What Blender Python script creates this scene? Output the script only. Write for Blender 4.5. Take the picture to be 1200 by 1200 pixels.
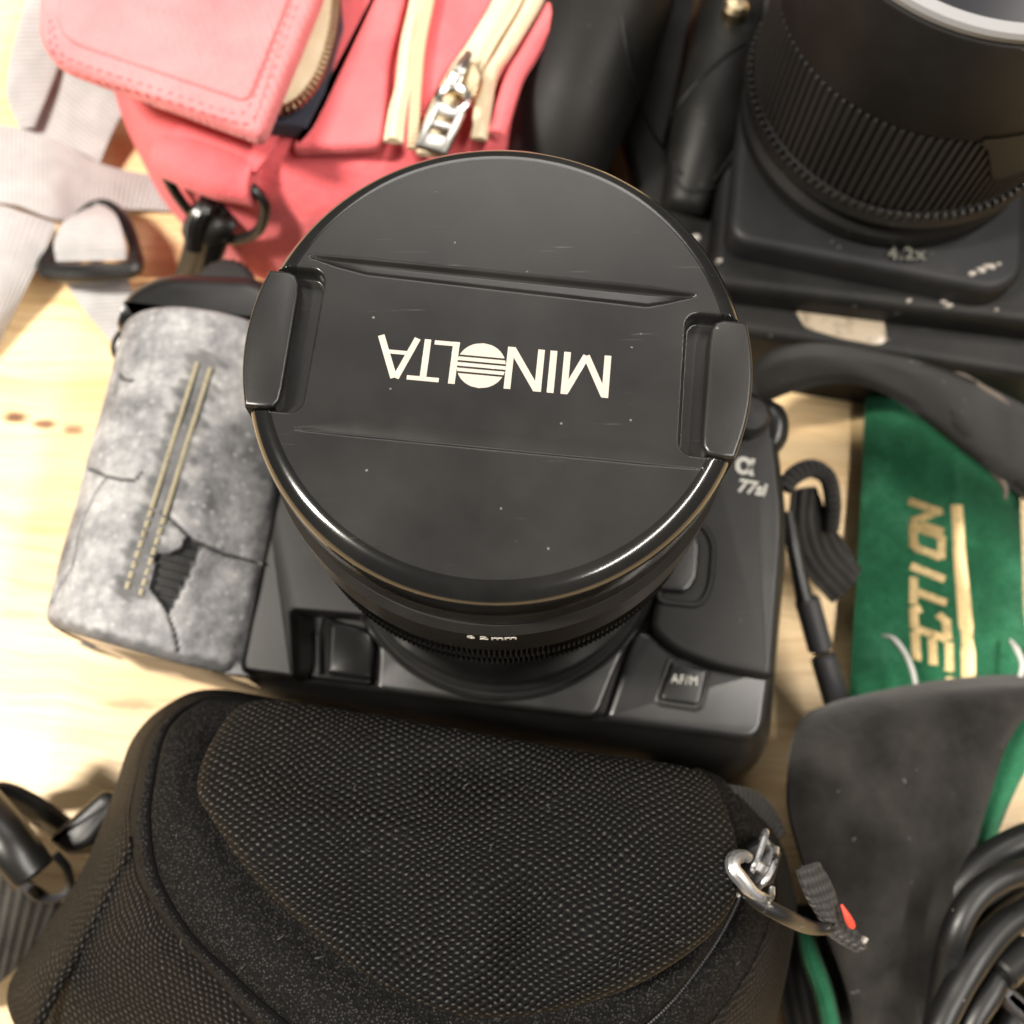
import bpy, math, random
import numpy as np
from mathutils import Vector
random.seed(7)
rng = np.random.default_rng(7)
for o in list(bpy.data.objects):
    bpy.data.objects.remove(o)
S = 0.001                                   # everything below is written in millimetres
sc = bpy.context.scene
COL = sc.collection

# ------------------------------------------------------------------ camera, world, lamps, exposure
TILT = math.radians(17.5)
FPX = 1203.0
CAM = (1.85, -58.1, 255.6)
cd = bpy.data.cameras.new('camera')
cam = bpy.data.objects.new('camera', cd)
COL.objects.link(cam)
cam.location = [c * S for c in CAM]
cam.rotation_euler = (TILT, 0, 0)
cd.sensor_width = 36
cd.lens = 36 * FPX / 1200
cd.clip_start = 0.005
cd.clip_end = 50
cd.dof.use_dof = True
cd.dof.focus_distance = 0.137
cd.dof.aperture_fstop = 21
sc.camera = cam

w = bpy.data.worlds.new('World')
sc.world = w
w.use_nodes = True
w.node_tree.nodes['Background'].inputs[0].default_value = (1.0, 0.95, 0.90, 1)
w.node_tree.nodes['Background'].inputs[1].default_value = 0.07


def lamp(name, direction, dist, size, power, col, sizey=None):
    ld = bpy.data.lights.new(name, 'AREA')
    ld.shape = 'RECTANGLE'
    ld.size = size
    ld.size_y = sizey or size
    ld.energy = power
    ld.color = col
    lo = bpy.data.objects.new(name, ld)
    COL.objects.link(lo)
    d = Vector(direction).normalized()
    lo.location = d * dist + Vector((0, 0, 0.05))
    lo.rotation_euler = (-d).to_track_quat('-Z', 'Y').to_euler()
    return lo


lamp('ceiling_lamp', (-.56, -.07, .80), 1.5, 0.13, 38, (1.0, .93, .83), 0.30)
lamp('ceiling_lamp', (.52, -.11, .85), 1.5, 1.4, 25, (1.0, .94, .86), 0.07)
lamp('cap_gloss_fill', (.02, .68, .73), 1.9, 1.0, 9, (1.0, .95, .90), 0.55)  # added soft light for gloss on the cap and fill; no such lamp seen

sc.view_settings.view_transform = 'Standard'
sc.view_settings.look = 'None'
sc.view_settings.exposure = 0.33
sc.view_settings.gamma = 1


# ------------------------------------------------------------------ measuring and mesh helpers
def V(px, py, z):
    """point of the place at height z (mm) that was measured at photo pixel px, py"""
    a, b = (px - 600) / FPX, (600 - py) / FPX
    st, ct = math.sin(TILT), math.cos(TILT)
    d = (a, b * ct + st, b * st - ct)
    t = (z - CAM[2]) / d[2]
    return (CAM[0] + t * d[0], CAM[1] + t * d[1], z)


def VV(pts, z=None):
    return [V(p[0], p[1], p[2] if len(p) > 2 else z) for p in pts]


def catmull(pts, n, closed=False):
    """n points spaced evenly along a Catmull-Rom curve through pts"""
    P = np.array(pts, float)
    k = len(P)
    out = []
    segs = k if closed else k - 1
    m = 24
    for i in range(segs):
        if closed:
            a, b, c, d = P[(i - 1) % k], P[i], P[(i + 1) % k], P[(i + 2) % k]
        else:
            b, c = P[i], P[i + 1]
            a = P[i - 1] if i > 0 else 2 * b - c
            d = P[i + 2] if i + 2 < k else 2 * c - b
        for j in range(m):
            t = j / m
            out.append(.5 * ((2 * b) + (c - a) * t + (2 * a - 5 * b + 4 * c - d) * t * t + (3 * b - a - 3 * c + d) * t ** 3))
    if closed:
        out.append(out[0])
    else:
        out.append(P[-1])
    out = np.array(out)
    L = np.concatenate([[0], np.cumsum(np.linalg.norm(np.diff(out, axis=0), axis=1))])
    q = np.linspace(0, L[-1], n + 1)[:-1] if closed else np.linspace(0, L[-1], n)
    return np.stack([np.interp(q, L, out[:, i]) for i in range(out.shape[1])], 1)


class MB:
    """collects shapes (mm) that become one mesh"""
    def __init__(s):
        s.v, s.f, s.uv, s.at = [], [], [], []

    def add(s, v, f, uv=None, at=None):
        k = len(s.v)
        v = [tuple(float(c) for c in p) for p in v]
        s.v += v
        s.f += [tuple(i + k for i in q) for q in f]
        s.uv += [tuple(p) for p in uv] if uv is not None else [(p[0], p[1]) for p in v]
        s.at += list(at) if at is not None else [0.0] * len(v)
        return s

    def box(s, c, size, rz=0, bev=0.0):
        hx, hy, hz = [q / 2 for q in size]
        ca, sa = math.cos(rz), math.sin(rz)
        poly = [(c[0] + x * ca - y * sa, c[1] + x * sa + y * ca) for x, y in ((-hx, -hy), (hx, -hy), (hx, hy), (-hx, hy))]
        return s.prism(poly, c[2] - hz, c[2] + hz, bev, 1 if bev else 0)

    def prism(s, poly, z0, z1, bev=0.0, n=3, both=False):
        """outline (x, y, or x, y, dz) extruded, the top edge rounded by bev"""
        P = np.array([(p[0], p[1]) for p in poly], float)
        dz = np.array([p[2] if len(p) > 2 else 0.0 for p in poly])
        keep = np.linalg.norm(P - np.roll(P, 1, 0), axis=1) > .02
        P, dz = P[keep], dz[keep]
        area = .5 * np.sum(P[:, 0] * np.roll(P[:, 1], -1) - np.roll(P[:, 0], -1) * P[:, 1])
        if area < 0:
            P = P[::-1]
            dz = dz[::-1]
        e = np.roll(P, -1, 0) - P
        e /= np.linalg.norm(e, axis=1)[:, None] + 1e-9
        nrm = np.stack([-e[:, 1], e[:, 0]], 1)
        nm = nrm + np.roll(nrm, 1, 0)
        nm /= np.maximum(np.linalg.norm(nm, axis=1) ** 2 / 2, .75)[:, None]
        rings = []
        if both and bev:
            for i in range(n + 1):
                a = math.pi / 2 * i / n
                rings.append((bev * (1 - math.sin(a)), z0 + bev * (1 - math.cos(a))))
        else:
            rings.append((0, z0))
        if bev:
            for i in range(n + 1):
                a = math.pi / 2 * i / n
                rings.append((bev * (1 - math.cos(a)), z1 - bev + bev * math.sin(a)))
        else:
            rings.append((0, z1))
        k = len(P)
        v, f = [], []
        for ins, z in rings:
            q = P + nm * ins
            v += [(q[i, 0], q[i, 1], z + dz[i]) for i in range(k)]
        for r in range(len(rings) - 1):
            for i in range(k):
                j = (i + 1) % k
                f.append((r * k + i, r * k + j, (r + 1) * k + j, (r + 1) * k + i))
        f.append(tuple(range(k - 1, -1, -1)))
        f.append(tuple((len(rings) - 1) * k + i for i in range(k)))
        return s.add(v, f)

    def tube(s, path, r, n=12, closed=False, flat=1.0, up=(0, 0, 1)):
        P = np.array(path, float)
        k = len(P)
        R = np.full(k, r, float) if np.isscalar(r) else np.interp(np.linspace(0, 1, k), np.linspace(0, 1, len(r)), r)
        T = np.gradient(P, axis=0) if not closed else np.roll(P, -1, 0) - np.roll(P, 1, 0)
        T /= np.linalg.norm(T, axis=1)[:, None] + 1e-9
        a = np.cross(T[0], up)
        if np.linalg.norm(a) < 1e-3:
            a = np.cross(T[0], (0, 1, 0))
        a /= np.linalg.norm(a)
        v, f, uv = [], [], []
        L = 0
        for i in range(k):
            a = a - T[i] * np.dot(a, T[i])
            a /= np.linalg.norm(a)
            b = np.cross(T[i], a)
            if i:
                L += np.linalg.norm(P[i] - P[i - 1])
            for j in range(n):
                t = 2 * math.pi * j / n
                v.append(P[i] + R[i] * (math.cos(t) * a + flat * math.sin(t) * b))
                uv.append((L, R[i] * t))
        m = k if closed else k - 1
        for i in range(m):
            for j in range(n):
                q = (i + 1) % k
                f.append((i * n + j, i * n + (j + 1) % n, q * n + (j + 1) % n, q * n + j))
        if not closed:
            f.append(tuple(range(n - 1, -1, -1)))
            f.append(tuple((k - 1) * n + j for j in range(n)))
        return s.add(v, f, uv)

    def strip(s, Lp, Rp, th, n=60, m=8, crown=0.0, wave=0.0):
        """a flat band between a left and a right edge, th thick; UV in mm along and across"""
        A, B = catmull(Lp, n), catmull(Rp, n)
        v, f, uv = [], [], []
        L = 0
        k = 2 * (m + 1)
        for i in range(n):
            if i:
                L += np.linalg.norm((A[i] + B[i] - A[i - 1] - B[i - 1]) / 2)
            w_ = np.linalg.norm(B[i] - A[i])
            i0, i1 = max(i - 1, 0), min(i + 1, n - 1)
            T = (A[i1] + B[i1] - A[i0] - B[i0])
            N = np.cross(B[i] - A[i], T)
            N /= np.linalg.norm(N) + 1e-9
            if N[2] < 0:
                N = -N
            for side in (1, -1):
                for j in range(m + 1):
                    t = j / m if side == 1 else 1 - j / m
                    edge = min(t, 1 - t) * w_
                    h = th / 2 * (1 if edge > th / 2 else .45) * side + crown * (1 - (2 * t - 1) ** 2)
                    h += wave * math.sin(L * .21 + t * 2.1) * math.sin(t * 3.14)
                    v.append(A[i] + (B[i] - A[i]) * t + N * h)
                    uv.append((L, t * w_))
        for i in range(n - 1):
            for j in range(k):
                q = (j + 1) % k
                f.append((i * k + j, i * k + q, (i + 1) * k + q, (i + 1) * k + j))
        f.append(tuple(range(k)))
        f.append(tuple((n - 1) * k + j for j in range(k - 1, -1, -1)))
        return s.add(v, f, uv)

    def lathe(s, prof, c=(0, 0), n=128, a0=0, a1=2 * math.pi, rf=None):
        full = abs(a1 - a0 - 2 * math.pi) < 1e-6
        k = n if full else n + 1
        v, f, uv = [], [], []
        for r, z in prof:
            for i in range(k):
                a = a0 + (a1 - a0) * i / n
                rr = r if rf is None else r + rf(i, z)
                v.append((c[0] + rr * math.cos(a), c[1] + rr * math.sin(a), z))
                uv.append((a * r, z))
        for q in range(len(prof) - 1):
            for i in range(n):
                j = (i + 1) % k
                f.append((q * k + i, q * k + j, (q + 1) * k + j, (q + 1) * k + i))
        return s.add(v, f, uv)

    def loft(s, rings, uvs=None, at=None, cap_top=True, cap_bottom=False):
        k = len(rings[0])
        v, f, uv = [], [], []
        cum = np.zeros(k)
        for q, R in enumerate(rings):
            R = np.array(R, float)
            if q:
                cum = cum + np.linalg.norm(R - np.array(rings[q - 1], float), axis=1)
            else:
                d = np.linalg.norm(np.roll(R, -1, 0) - R, axis=1)
                arc = np.concatenate([[0], np.cumsum(d)[:-1]])
            v += [tuple(p) for p in R]
            uv += [(arc[i], cum[i].mean()) for i in range(k)]
        for q in range(len(rings) - 1):
            for i in range(k):
                j = (i + 1) % k
                f.append((q * k + i, q * k + j, (q + 1) * k + j, (q + 1) * k + i))
        if cap_top:
            c = np.mean(np.array(rings[-1], float), 0)
            v.append(tuple(c))
            uv.append((c[0], c[1]))
            o = (len(rings) - 1) * k
            f += [(o + i, o + (i + 1) % k, len(v) - 1) for i in range(k)]
        if cap_bottom:
            f.append(tuple(range(k - 1, -1, -1)))
        return s.add(v, f, uv, at)

    def grid(s, X, Y, Z, uv=None, at=None, flip=False):
        a, b = X.shape
        v = np.stack([X, Y, Z], -1).reshape(-1, 3)
        f = []
        for i in range(a - 1):
            for j in range(b - 1):
                q = (i * b + j, i * b + j + 1, (i + 1) * b + j + 1, (i + 1) * b + j)
                f.append(q[::-1] if flip else q)
        return s.add(v, f, uv, at)


ORG = {}


def hit(objs, px, py, lift=0.0):
    """point of already built surfaces that the photo shows at pixel px, py, raised by lift mm"""
    a, b = (px - 600) / FPX, (600 - py) / FPX
    st, ct = math.sin(TILT), math.cos(TILT)
    d = Vector((a, b * ct + st, b * st - ct)).normalized()
    best = None
    for o in objs:
        off = Vector(ORG[o]) * S
        ok, loc, nor, _ = o.ray_cast(Vector(CAM) * S - off, d)
        if ok:
            p = (loc + off) / S
            l = (p - Vector(CAM)).length
            if best is None or l < best[0]:
                best = (l, p + nor * lift)
    return tuple(best[1]) if best else V(px, py, 5)


def drop(o, x, y):
    off = Vector(ORG[o]) * S
    ok, loc, _, _ = o.ray_cast(Vector((x * S, y * S, .2)) - off, Vector((0, 0, -1)))
    return (loc.z + off.z) / S if ok else 0.0




def props(o, label=None, cat=None, group=None, kind=None):
    if label: o['label'] = label
    if cat: o['category'] = cat
    if group: o['group'] = group
    if kind: o['kind'] = kind
    return o


def thing(name, origin, label, cat, group=None):
    o = bpy.data.objects.new(name, None)
    o.empty_display_size = 0.01
    COL.objects.link(o)
    o.location = [c * S for c in origin]
    ORG[o] = origin
    return props(o, label, cat, group)


def obj(name, mb, mat, parent=None, origin=None, angle=35, label=None, kind=None):
    if parent is not None:
        origin = ORG[parent]
    origin = origin or (0, 0, 0)
    me = bpy.data.meshes.new(name)
    v = (np.array(mb.v) - np.array(origin)) * S
    me.from_pydata(v.tolist(), [], mb.f)
    ul = me.uv_layers.new(name='UVMap')
    li = np.empty(len(me.loops), np.int32)
    me.loops.foreach_get('vertex_index', li)
    ul.data.foreach_set('uv', np.array(mb.uv, float)[li].ravel())
    if any(mb.at):
        a = me.attributes.new('wear', 'FLOAT', 'POINT')
        a.data.foreach_set('value', np.array(mb.at, float))
    me.polygons.foreach_set('use_smooth', [True] * len(me.polygons))
    if angle < 180:
        me.set_sharp_from_angle(angle=math.radians(angle))
    me.materials.append(mat)
    me.validate()
    o = bpy.data.objects.new(name, me)
    COL.objects.link(o)
    if parent is not None:
        o.parent = parent
    else:
        o.location = [c * S for c in origin]
    ORG[o] = origin
    return props(o, label, None, None, kind)


def text_mb(body, size, pos, rz, depth=.06, bold=0.0, shear=0.0, space=1.0, align='CENTER', xs=1.0):
    """lettering as raised print; pos is its centre (mm), size the letter height"""
    cu = bpy.data.curves.new('lettering', 'FONT')
    cu.body = body
    cu.align_x = align
    cu.align_y = 'CENTER'
    cu.extrude = .5
    cu.offset = bold
    cu.shear = shear
    cu.space_character = space
    to = bpy.data.objects.new('lettering', cu)
    COL.objects.link(to)
    bpy.context.view_layer.update()
    dg = bpy.context.evaluated_depsgraph_get()
    me = to.evaluated_get(dg).to_mesh()
    ca, sa = math.cos(rz), math.sin(rz)
    k = size / .72
    v = []
    for p in me.vertices:
        x, y = p.co.x * k * xs, p.co.y * k
        v.append((pos[0] + x * ca - y * sa, pos[1] + x * sa + y * ca, pos[2] + (depth if p.co.z > 0 else -.2)))
    f = [tuple(q.vertices) for q in me.polygons]
    to.evaluated_get(dg).to_mesh_clear()
    bpy.data.objects.remove(to)
    bpy.data.curves.remove(cu)
    return MB().add(v, f)


def fuzz(o, n, x0, x1, y0, y1, lmin, lmax, wd, lift=.25):
    mb_ = MB()
    for _ in range(n):
        x_, y_ = rng.uniform(x0, x1), rng.uniform(y0, y1)
        z_ = drop(o, x_, y_)
        if z_ < 1:
            continue
        a_ = rng.uniform(0, 6.283)
        l_ = rng.uniform(lmin, lmax)
        b_ = a_ + rng.uniform(-.9, .9)
        p0 = np.array((x_, y_, z_ - .05)); p1 = p0 + (math.cos(a_) * l_ * .5, math.sin(a_) * l_ * .5, lift + .05)
        p2 = p1 + (math.cos(b_) * l_ * .5, math.sin(b_) * l_ * .5, -lift * rng.uniform(.2, .9))
        nn_ = np.array((-math.sin(a_), math.cos(a_), 0)) * wd
        mb_.add([p0 - nn_, p0 + nn_, p1 - nn_, p1 + nn_, p2], [(0, 1, 3, 2), (2, 3, 4)])
    return mb_



# ------------------------------------------------------------------ materials
class Mat:
    def __init__(s, name, base=(.5, .5, .5), rough=.5, metal=0.0, spec=.5, coat=0.0, sheen=0.0):
        s.m = bpy.data.materials.new(name)
        s.m.use_nodes = True
        s.nt = s.m.node_tree
        s.b = s.nt.nodes['Principled BSDF']
        s.set('Base Color', (*base, 1))
        s.set('Roughness', rough)
        s.set('Metallic', metal)
        s.set('Specular IOR Level', spec)
        s.set('Coat Weight', coat)
        s.set('Coat Roughness', .12)
        s.set('Sheen Weight', sheen)
        s._c = {}
        s._h = None

    def set(s, k, val):
        if hasattr(val, 'is_linked'):
            s.nt.links.new(val, s.b.inputs[k])
        else:
            s.b.inputs[k].default_value = val

    def n(s, t, ins=None, **pr):
        nd = s.nt.nodes.new('ShaderNode' + t)
        for k, val in pr.items():
            setattr(nd, k, val)
        for k, val in (ins or {}).items():
            if hasattr(val, 'is_linked'):
                s.nt.links.new(val, nd.inputs[k])
            else:
                nd.inputs[k].default_value = val
        return nd

    def co(s, kind='Object', scale=(1, 1, 1), rz=0.0):
        """coordinates in millimetres"""
        tc = s.n('TexCoord')
        k = 1000.0 if kind == 'Object' else 1.0
        mp = s.n('Mapping', {'Vector': tc.outputs[kind], 'Rotation': (0, 0, rz), 'Scale': tuple(k * q for q in scale)})
        return mp.outputs[0]

    def noise(s, vec, scale, detail=4, rough=.55, dist=0.0):
        return s.n('TexNoise', {'Vector': vec, 'Scale': scale, 'Detail': detail, 'Roughness': rough, 'Distortion': dist}).outputs[0]

    def math(s, op, a, b=0.0, c=0.0):
        return s.n('Math', {0: a, 1: b, 2: c}, operation=op).outputs[0]

    def ramp(s, fac, stops):
        nd = s.n('ValToRGB', {'Fac': fac})
        el = nd.color_ramp.elements
        while len(el) > 1:
            el.remove(el[-1])
        for i, (p, c) in enumerate(stops):
            e = el[0] if i == 0 else el.new(p)
            e.position = p
            e.color = (*c, 1) if len(c) == 3 else c
        return nd.outputs[0]

    def mix(s, fac, a, b):
        nd = s.n('Mix', data_type='RGBA')
        for k, val in ((0, fac), (6, a), (7, b)):
            if hasattr(val, 'is_linked'):
                s.nt.links.new(val, nd.inputs[k])
            else:
                nd.inputs[k].default_value = (*val, 1) if k else val
        return nd.outputs[2]

    def bump(s, h, dist, strength=1.0):
        """dist in mm"""
        ins = {'Height': h, 'Distance': dist * S, 'Strength': strength}
        if s._h is not None:
            ins['Normal'] = s._h
        s._h = s.n('Bump', ins).outputs[0]
        s.set('Normal', s._h)

    def sep(s, vec):
        return s.n('SeparateXYZ', {0: vec}).outputs

    def wave(s, x, period):
        return s.math('SINE', s.math('MULTIPLY', x, 2 * math.pi / period))


def plastic(name, base, rough, grain=.35, grain_d=.012, scratch=.0, spec=.5, coat=0.0, dust=.0):
    m = Mat(name, base, rough, spec=spec, coat=coat)
    c = m.co()
    n1 = m.noise(c, 1.0 / max(grain, .01), 2)
    big = m.noise(c, .09, 4)
    m.set('Roughness', m.math('ADD', rough - .07, m.math('MULTIPLY', big, .16)))
    if grain_d:
        m.bump(n1, grain_d)
    col = base
    if scratch:
        for rz, sx, th in ((.75, 9, .745), (-.9, 7, .745), (2.1, 11, .75)):
            sn = m.noise(m.co(scale=(.045, .9, .2), rz=rz), 2.2 * sx / 9, 3)
            gate = m.noise(m.co(rz=rz), .05, 2)
            k = m.ramp(m.math('MULTIPLY', sn, m.math('ADD', gate, .45)), ((th, (0, 0, 0)), (th + .10, (1, 1, 1))))
            col = m.mix(m.math('MULTIPLY', k, scratch), col, tuple(min(1, q * 4 + .1) for q in base))
    if dust:
        sp = m.n('TexVoronoi', {'Vector': c, 'Scale': .32, 'Randomness': 1.0}).outputs['Distance']
        g = m.noise(c, .11, 2)
        k = m.ramp(m.math('ADD', sp, m.math('MULTIPLY', m.noise(c, 2.6, 3), .10)), ((.085, (1, 1, 1)), (.11, (0, 0, 0))))
        k = m.math('MULTIPLY', k, m.math('GREATER_THAN', g, .55))
        col = m.mix(m.math('MULTIPLY', k, dust), col, (.35, .33, .3))
        film = m.noise(c, .035, 5, .65)
        col = m.mix(m.ramp(film, ((.42, (0, 0, 0)), (.8, (.05, .05, .05)))), col, (.2, .19, .17))
    if not isinstance(col, tuple):
        m.set('Base Color', col)
    return m.m


def _kn(px, py, rx, ry, col, st):
    q = V(px, py, 0)
    a_ = .05                                  # the grain's turn, as in the material's coordinates
    return (q[0] * math.cos(a_) - q[1] * math.sin(a_), q[0] * math.sin(a_) + q[1] * math.cos(a_), rx, ry, col, st)


KNOTS = [_kn(18, 489, 4.6, 2.0, (.10, .035, .012), .95), _kn(52, 497, 4.0, 1.8, (.13, .05, .02), .9), _kn(86, 504, 3.6, 1.7, (.22, .09, .035), .8),
         _kn(150, 826, 9, 1.6, (.40, .17, .04), .75), _kn(60, 622, 14, 1.5, (.52, .30, .12), .5), _kn(20, 720, 8, 1.4, (.55, .33, .14), .5)]


def m_wood():
    m = Mat('pine_wood', rough=.42, spec=.35)
    c = m.co(scale=(1, 1, 1), rz=.05)
    warp = m.noise(c, .012, 3)
    x, y, z = m.sep(c)
    yy = m.math('ADD', y, m.math('MULTIPLY', warp, 26))
    cv = m.n('CombineXYZ', {0: m.math('MULTIPLY', x, .035), 1: yy, 2: 0.0}).outputs[0]
    g1 = m.noise(cv, .085, 5, .6)
    cv2 = m.n('CombineXYZ', {0: m.math('MULTIPLY', x, .05), 1: yy, 2: 3.0}).outputs[0]
    g2 = m.noise(cv2, .9, 3, .6)
    base = m.ramp(g1, ((.28, (.56, .36, .17)), (.45, (.76, .55, .30)), (.62, (.82, .62, .36)), (.8, (.68, .46, .23))))
    base = m.mix(m.math('MULTIPLY', m.ramp(g2, ((.5, (0, 0, 0)), (.68, (1, 1, 1)))), .55), base, (.50, .29, .12))
    knot = m.n('TexVoronoi', {'Vector': m.n('CombineXYZ', {0: m.math('MULTIPLY', x, .55), 1: y, 2: 0.0}).outputs[0], 'Scale': .021, 'Randomness': 1.0}).outputs['Distance']
    base = m.mix(m.ramp(knot, ((.0, (1, 1, 1)), (.055, (.85, .85, .85)), (.11, (0, 0, 0)))), base, (.20, .085, .03))
    for kx, ky, rx, ry, col, st in KNOTS:
        dx = m.math('MULTIPLY', m.math('SUBTRACT', x, kx), 1 / rx)
        dy = m.math('MULTIPLY', m.math('SUBTRACT', m.math('ADD', y, m.math('MULTIPLY', warp, 0)), ky), 1 / ry)
        dd = m.math('ADD', m.math('MULTIPLY', dx, dx), m.math('MULTIPLY', dy, dy))
        dd = m.math('ADD', dd, m.math('MULTIPLY', m.math('SUBTRACT', m.noise(c, .5, 3), .5), .8))
        base = m.mix(m.math('MULTIPLY', m.ramp(dd, ((.15, (1, 1, 1)), (1.0, (0, 0, 0)))), st), base, col)
    m.set('Base Color', base)
    m.bump(g2, .05)
    return m.m


def m_grip():
    m = Mat('perished_rubber', rough=.62, spec=.4)
    c = m.co()
    n1 = m.noise(c, .13, 6, .62)
    n2 = m.noise(c, .75, 4, .6)
    n3 = m.noise(c, .05, 3)
    blot = m.n('TexVoronoi', {'Vector': c, 'Scale': .42, 'Randomness': 1.0}, feature='SMOOTH_F1').outputs['Distance']
    k = m.math('ADD', m.math('MULTIPLY', n1, .58), m.math('MULTIPLY', n2, .20))
    k = m.math('ADD', k, m.math('MULTIPLY', m.math('SUBTRACT', n3, .22), .42))
    k = m.math('SUBTRACT', k, m.math('MULTIPLY', blot, .12))
    base = m.ramp(k, ((.30, (.085, .086, .09)), (.43, (.20, .20, .207)), (.53, (.31, .308, .308)), (.62, (.42, .415, .41)), (.72, (.66, .65, .635))))
    at = m.n('Attribute', attribute_name='wear').outputs['Fac']
    dark = m.math('MINIMUM', m.math('MAXIMUM', at, 0.0), 1.0)
    fl = m.n('TexVoronoi', {'Vector': c, 'Scale': .36, 'Randomness': 1.0}).outputs['Distance']
    fl = m.math('ADD', fl, m.math('MULTIPLY', n2, .35))
    base = m.mix(m.math('MULTIPLY', m.ramp(fl, ((.22, (1, 1, 1)), (.42, (0, 0, 0)))), .34), base, (.60, .59, .58))
    base = m.mix(dark, base, (.02, .02, .02))
    m.set('Base Color', base)
    m.bump(n2, .10)
    m.bump(n1, .25)
    return m.m


def m_mesh(name='spacer_mesh', p=1.75, q=1.05, dark=(.0012, .0012, .0012), light=(.068, .065, .062), uvk='UV', depth=.22):
    """3D mesh cloth: staggered knots between dark holes"""
    m = Mat(name, rough=.6, spec=.12)
    c = m.co(uvk)
    wob = m.n('TexNoise', {'Vector': c, 'Scale': .055, 'Detail': 3}).outputs['Color']
    wob = m.n('VectorMath', {0: wob, 3: 5.5}, operation='SCALE').outputs[0]
    c2 = m.n('VectorMath', {0: c, 1: wob}, operation='ADD').outputs[0]
    x, y, _ = m.sep(c2)
    h = m.math('MULTIPLY', m.wave(x, p), m.wave(y, q))
    irr = m.noise(c, 2.4, 2)
    hh = m.math('ADD', h, m.math('MULTIPLY', m.math('SUBTRACT', irr, .5), 1.7))
    fine = m.wave(m.math('ADD', x, m.math('MULTIPLY', y, .8)), .26)
    m.set('Base Color', m.ramp(m.math('ADD', m.math('MULTIPLY', hh, .5), .5), ((.42, dark), (.76, tuple(q_ * .13 for q_ in light)), (.90, tuple(q_ * .5 for q_ in light)), (1.0, light))))
    m.bump(hh, depth)
    m.bump(fine, .03)
    return m.m


def m_knit(name, base, light, scale=2.2, depth=.22):
    m = Mat(name, rough=.8, spec=.12)
    c = m.co()
    v = m.n('TexVoronoi', {'Vector': c, 'Scale': scale, 'Randomness': .9}).outputs['Distance']
    n = m.noise(c, 3.5, 3)
    k = m.math('ADD', m.math('MULTIPLY', v, .8), m.math('MULTIPLY', n, .5))
    m.set('Base Color', m.ramp(k, ((.25, light), (.5, base), (.8, tuple(q * .3 for q in base)))))
    m.bump(m.math('SUBTRACT', 1.0, k), depth)
    return m.m


def m_webbing(name, a, b, along=1.35, across=.55, depth=.18, rough=.75, sheen=.1, swap=False):
    m = Mat(name, rough=rough, spec=.25, sheen=sheen)
    c = m.co('UV')
    x, y, _ = m.sep(c)
    if swap:
        x, y = y, x
    r1 = m.wave(x, along)
    r2 = m.wave(y, across)
    h = m.math('ADD', m.math('MULTIPLY', r1, .7), m.math('MULTIPLY', r2, .3))
    n = m.noise(m.co(), .16, 4)
    m.set('Base Color', m.mix(m.ramp(m.math('ADD', m.math('MULTIPLY', h, .35), n), ((.2, (0, 0, 0)), (.85, (1, 1, 1)))), a, b))
    m.bump(h, depth)
    return m.m


def m_canvas(name, a, b, period=.9):
    m = Mat(name, rough=.82, spec=.2, sheen=.15)
    c = m.co(rz=-.35)
    x, y, _ = m.sep(c)
    h = m.math('ADD', m.wave(x, period), m.math('MULTIPLY', m.wave(y, period * .8), .5))
    n = m.noise(m.co(), .05, 4)
    n2 = m.noise(m.co(), .9, 3)
    m.set('Base Color', m.mix(m.ramp(m.math('ADD', m.math('MULTIPLY', n, .8), m.math('MULTIPLY', n2, .2)), ((.3, (0, 0, 0)), (.7, (1, 1, 1)))), a, b))
    m.bump(h, .03)
    m.bump(n, 2.2)
    m.bump(n2, .15)
    return m.m


def m_felt():
    m = Mat('green_felt', rough=.95, spec=.1, sheen=.25)
    c = m.co()
    n1 = m.noise(c, .10, 5, .65)
    n2 = m.noise(c, 1.1, 4, .7, 1.5)
    k = m.math('ADD', m.math('MULTIPLY', n1, .6), m.math('MULTIPLY', n2, .4))
    m.set('Base Color', m.ramp(k, ((.3, (.008, .070, .030)), (.5, (.016, .125, .056)), (.68, (.045, .21, .11)))))
    m.bump(n2, .35)
    m.bump(n1, .6)
    return m.m


def m_suede():
    m = Mat('black_suede', rough=.9, spec=.1, sheen=.12)
    c = m.co()
    n1 = m.noise(c, .07, 5, .6)
    n2 = m.noise(c, 2.2, 3, .6)
    sp = m.noise(c, .45, 2)
    base = m.ramp(n1, ((.32, (.006, .0055, .005)), (.66, (.024, .022, .0195))))
    base = m.mix(m.ramp(sp, ((.73, (0, 0, 0)), (.78, (.5, .5, .5)))), base, (.2, .19, .17))
    m.set('Base Color', base)
    m.bump(n2, .10)
    m.bump(n1, .5)
    return m.m


def m_print(name, base, worn, th=.5, rough=.5, metal=0.0, scale=.5):
    m = Mat(name, rough=rough, metal=metal)
    n = m.noise(m.co(), scale, 5, .7)
    m.set('Base Color', m.mix(m.ramp(n, ((th, (0, 0, 0)), (th + .12, (1, 1, 1)))), base, worn))
    m.bump(n, .05)
    return m.m


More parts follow.
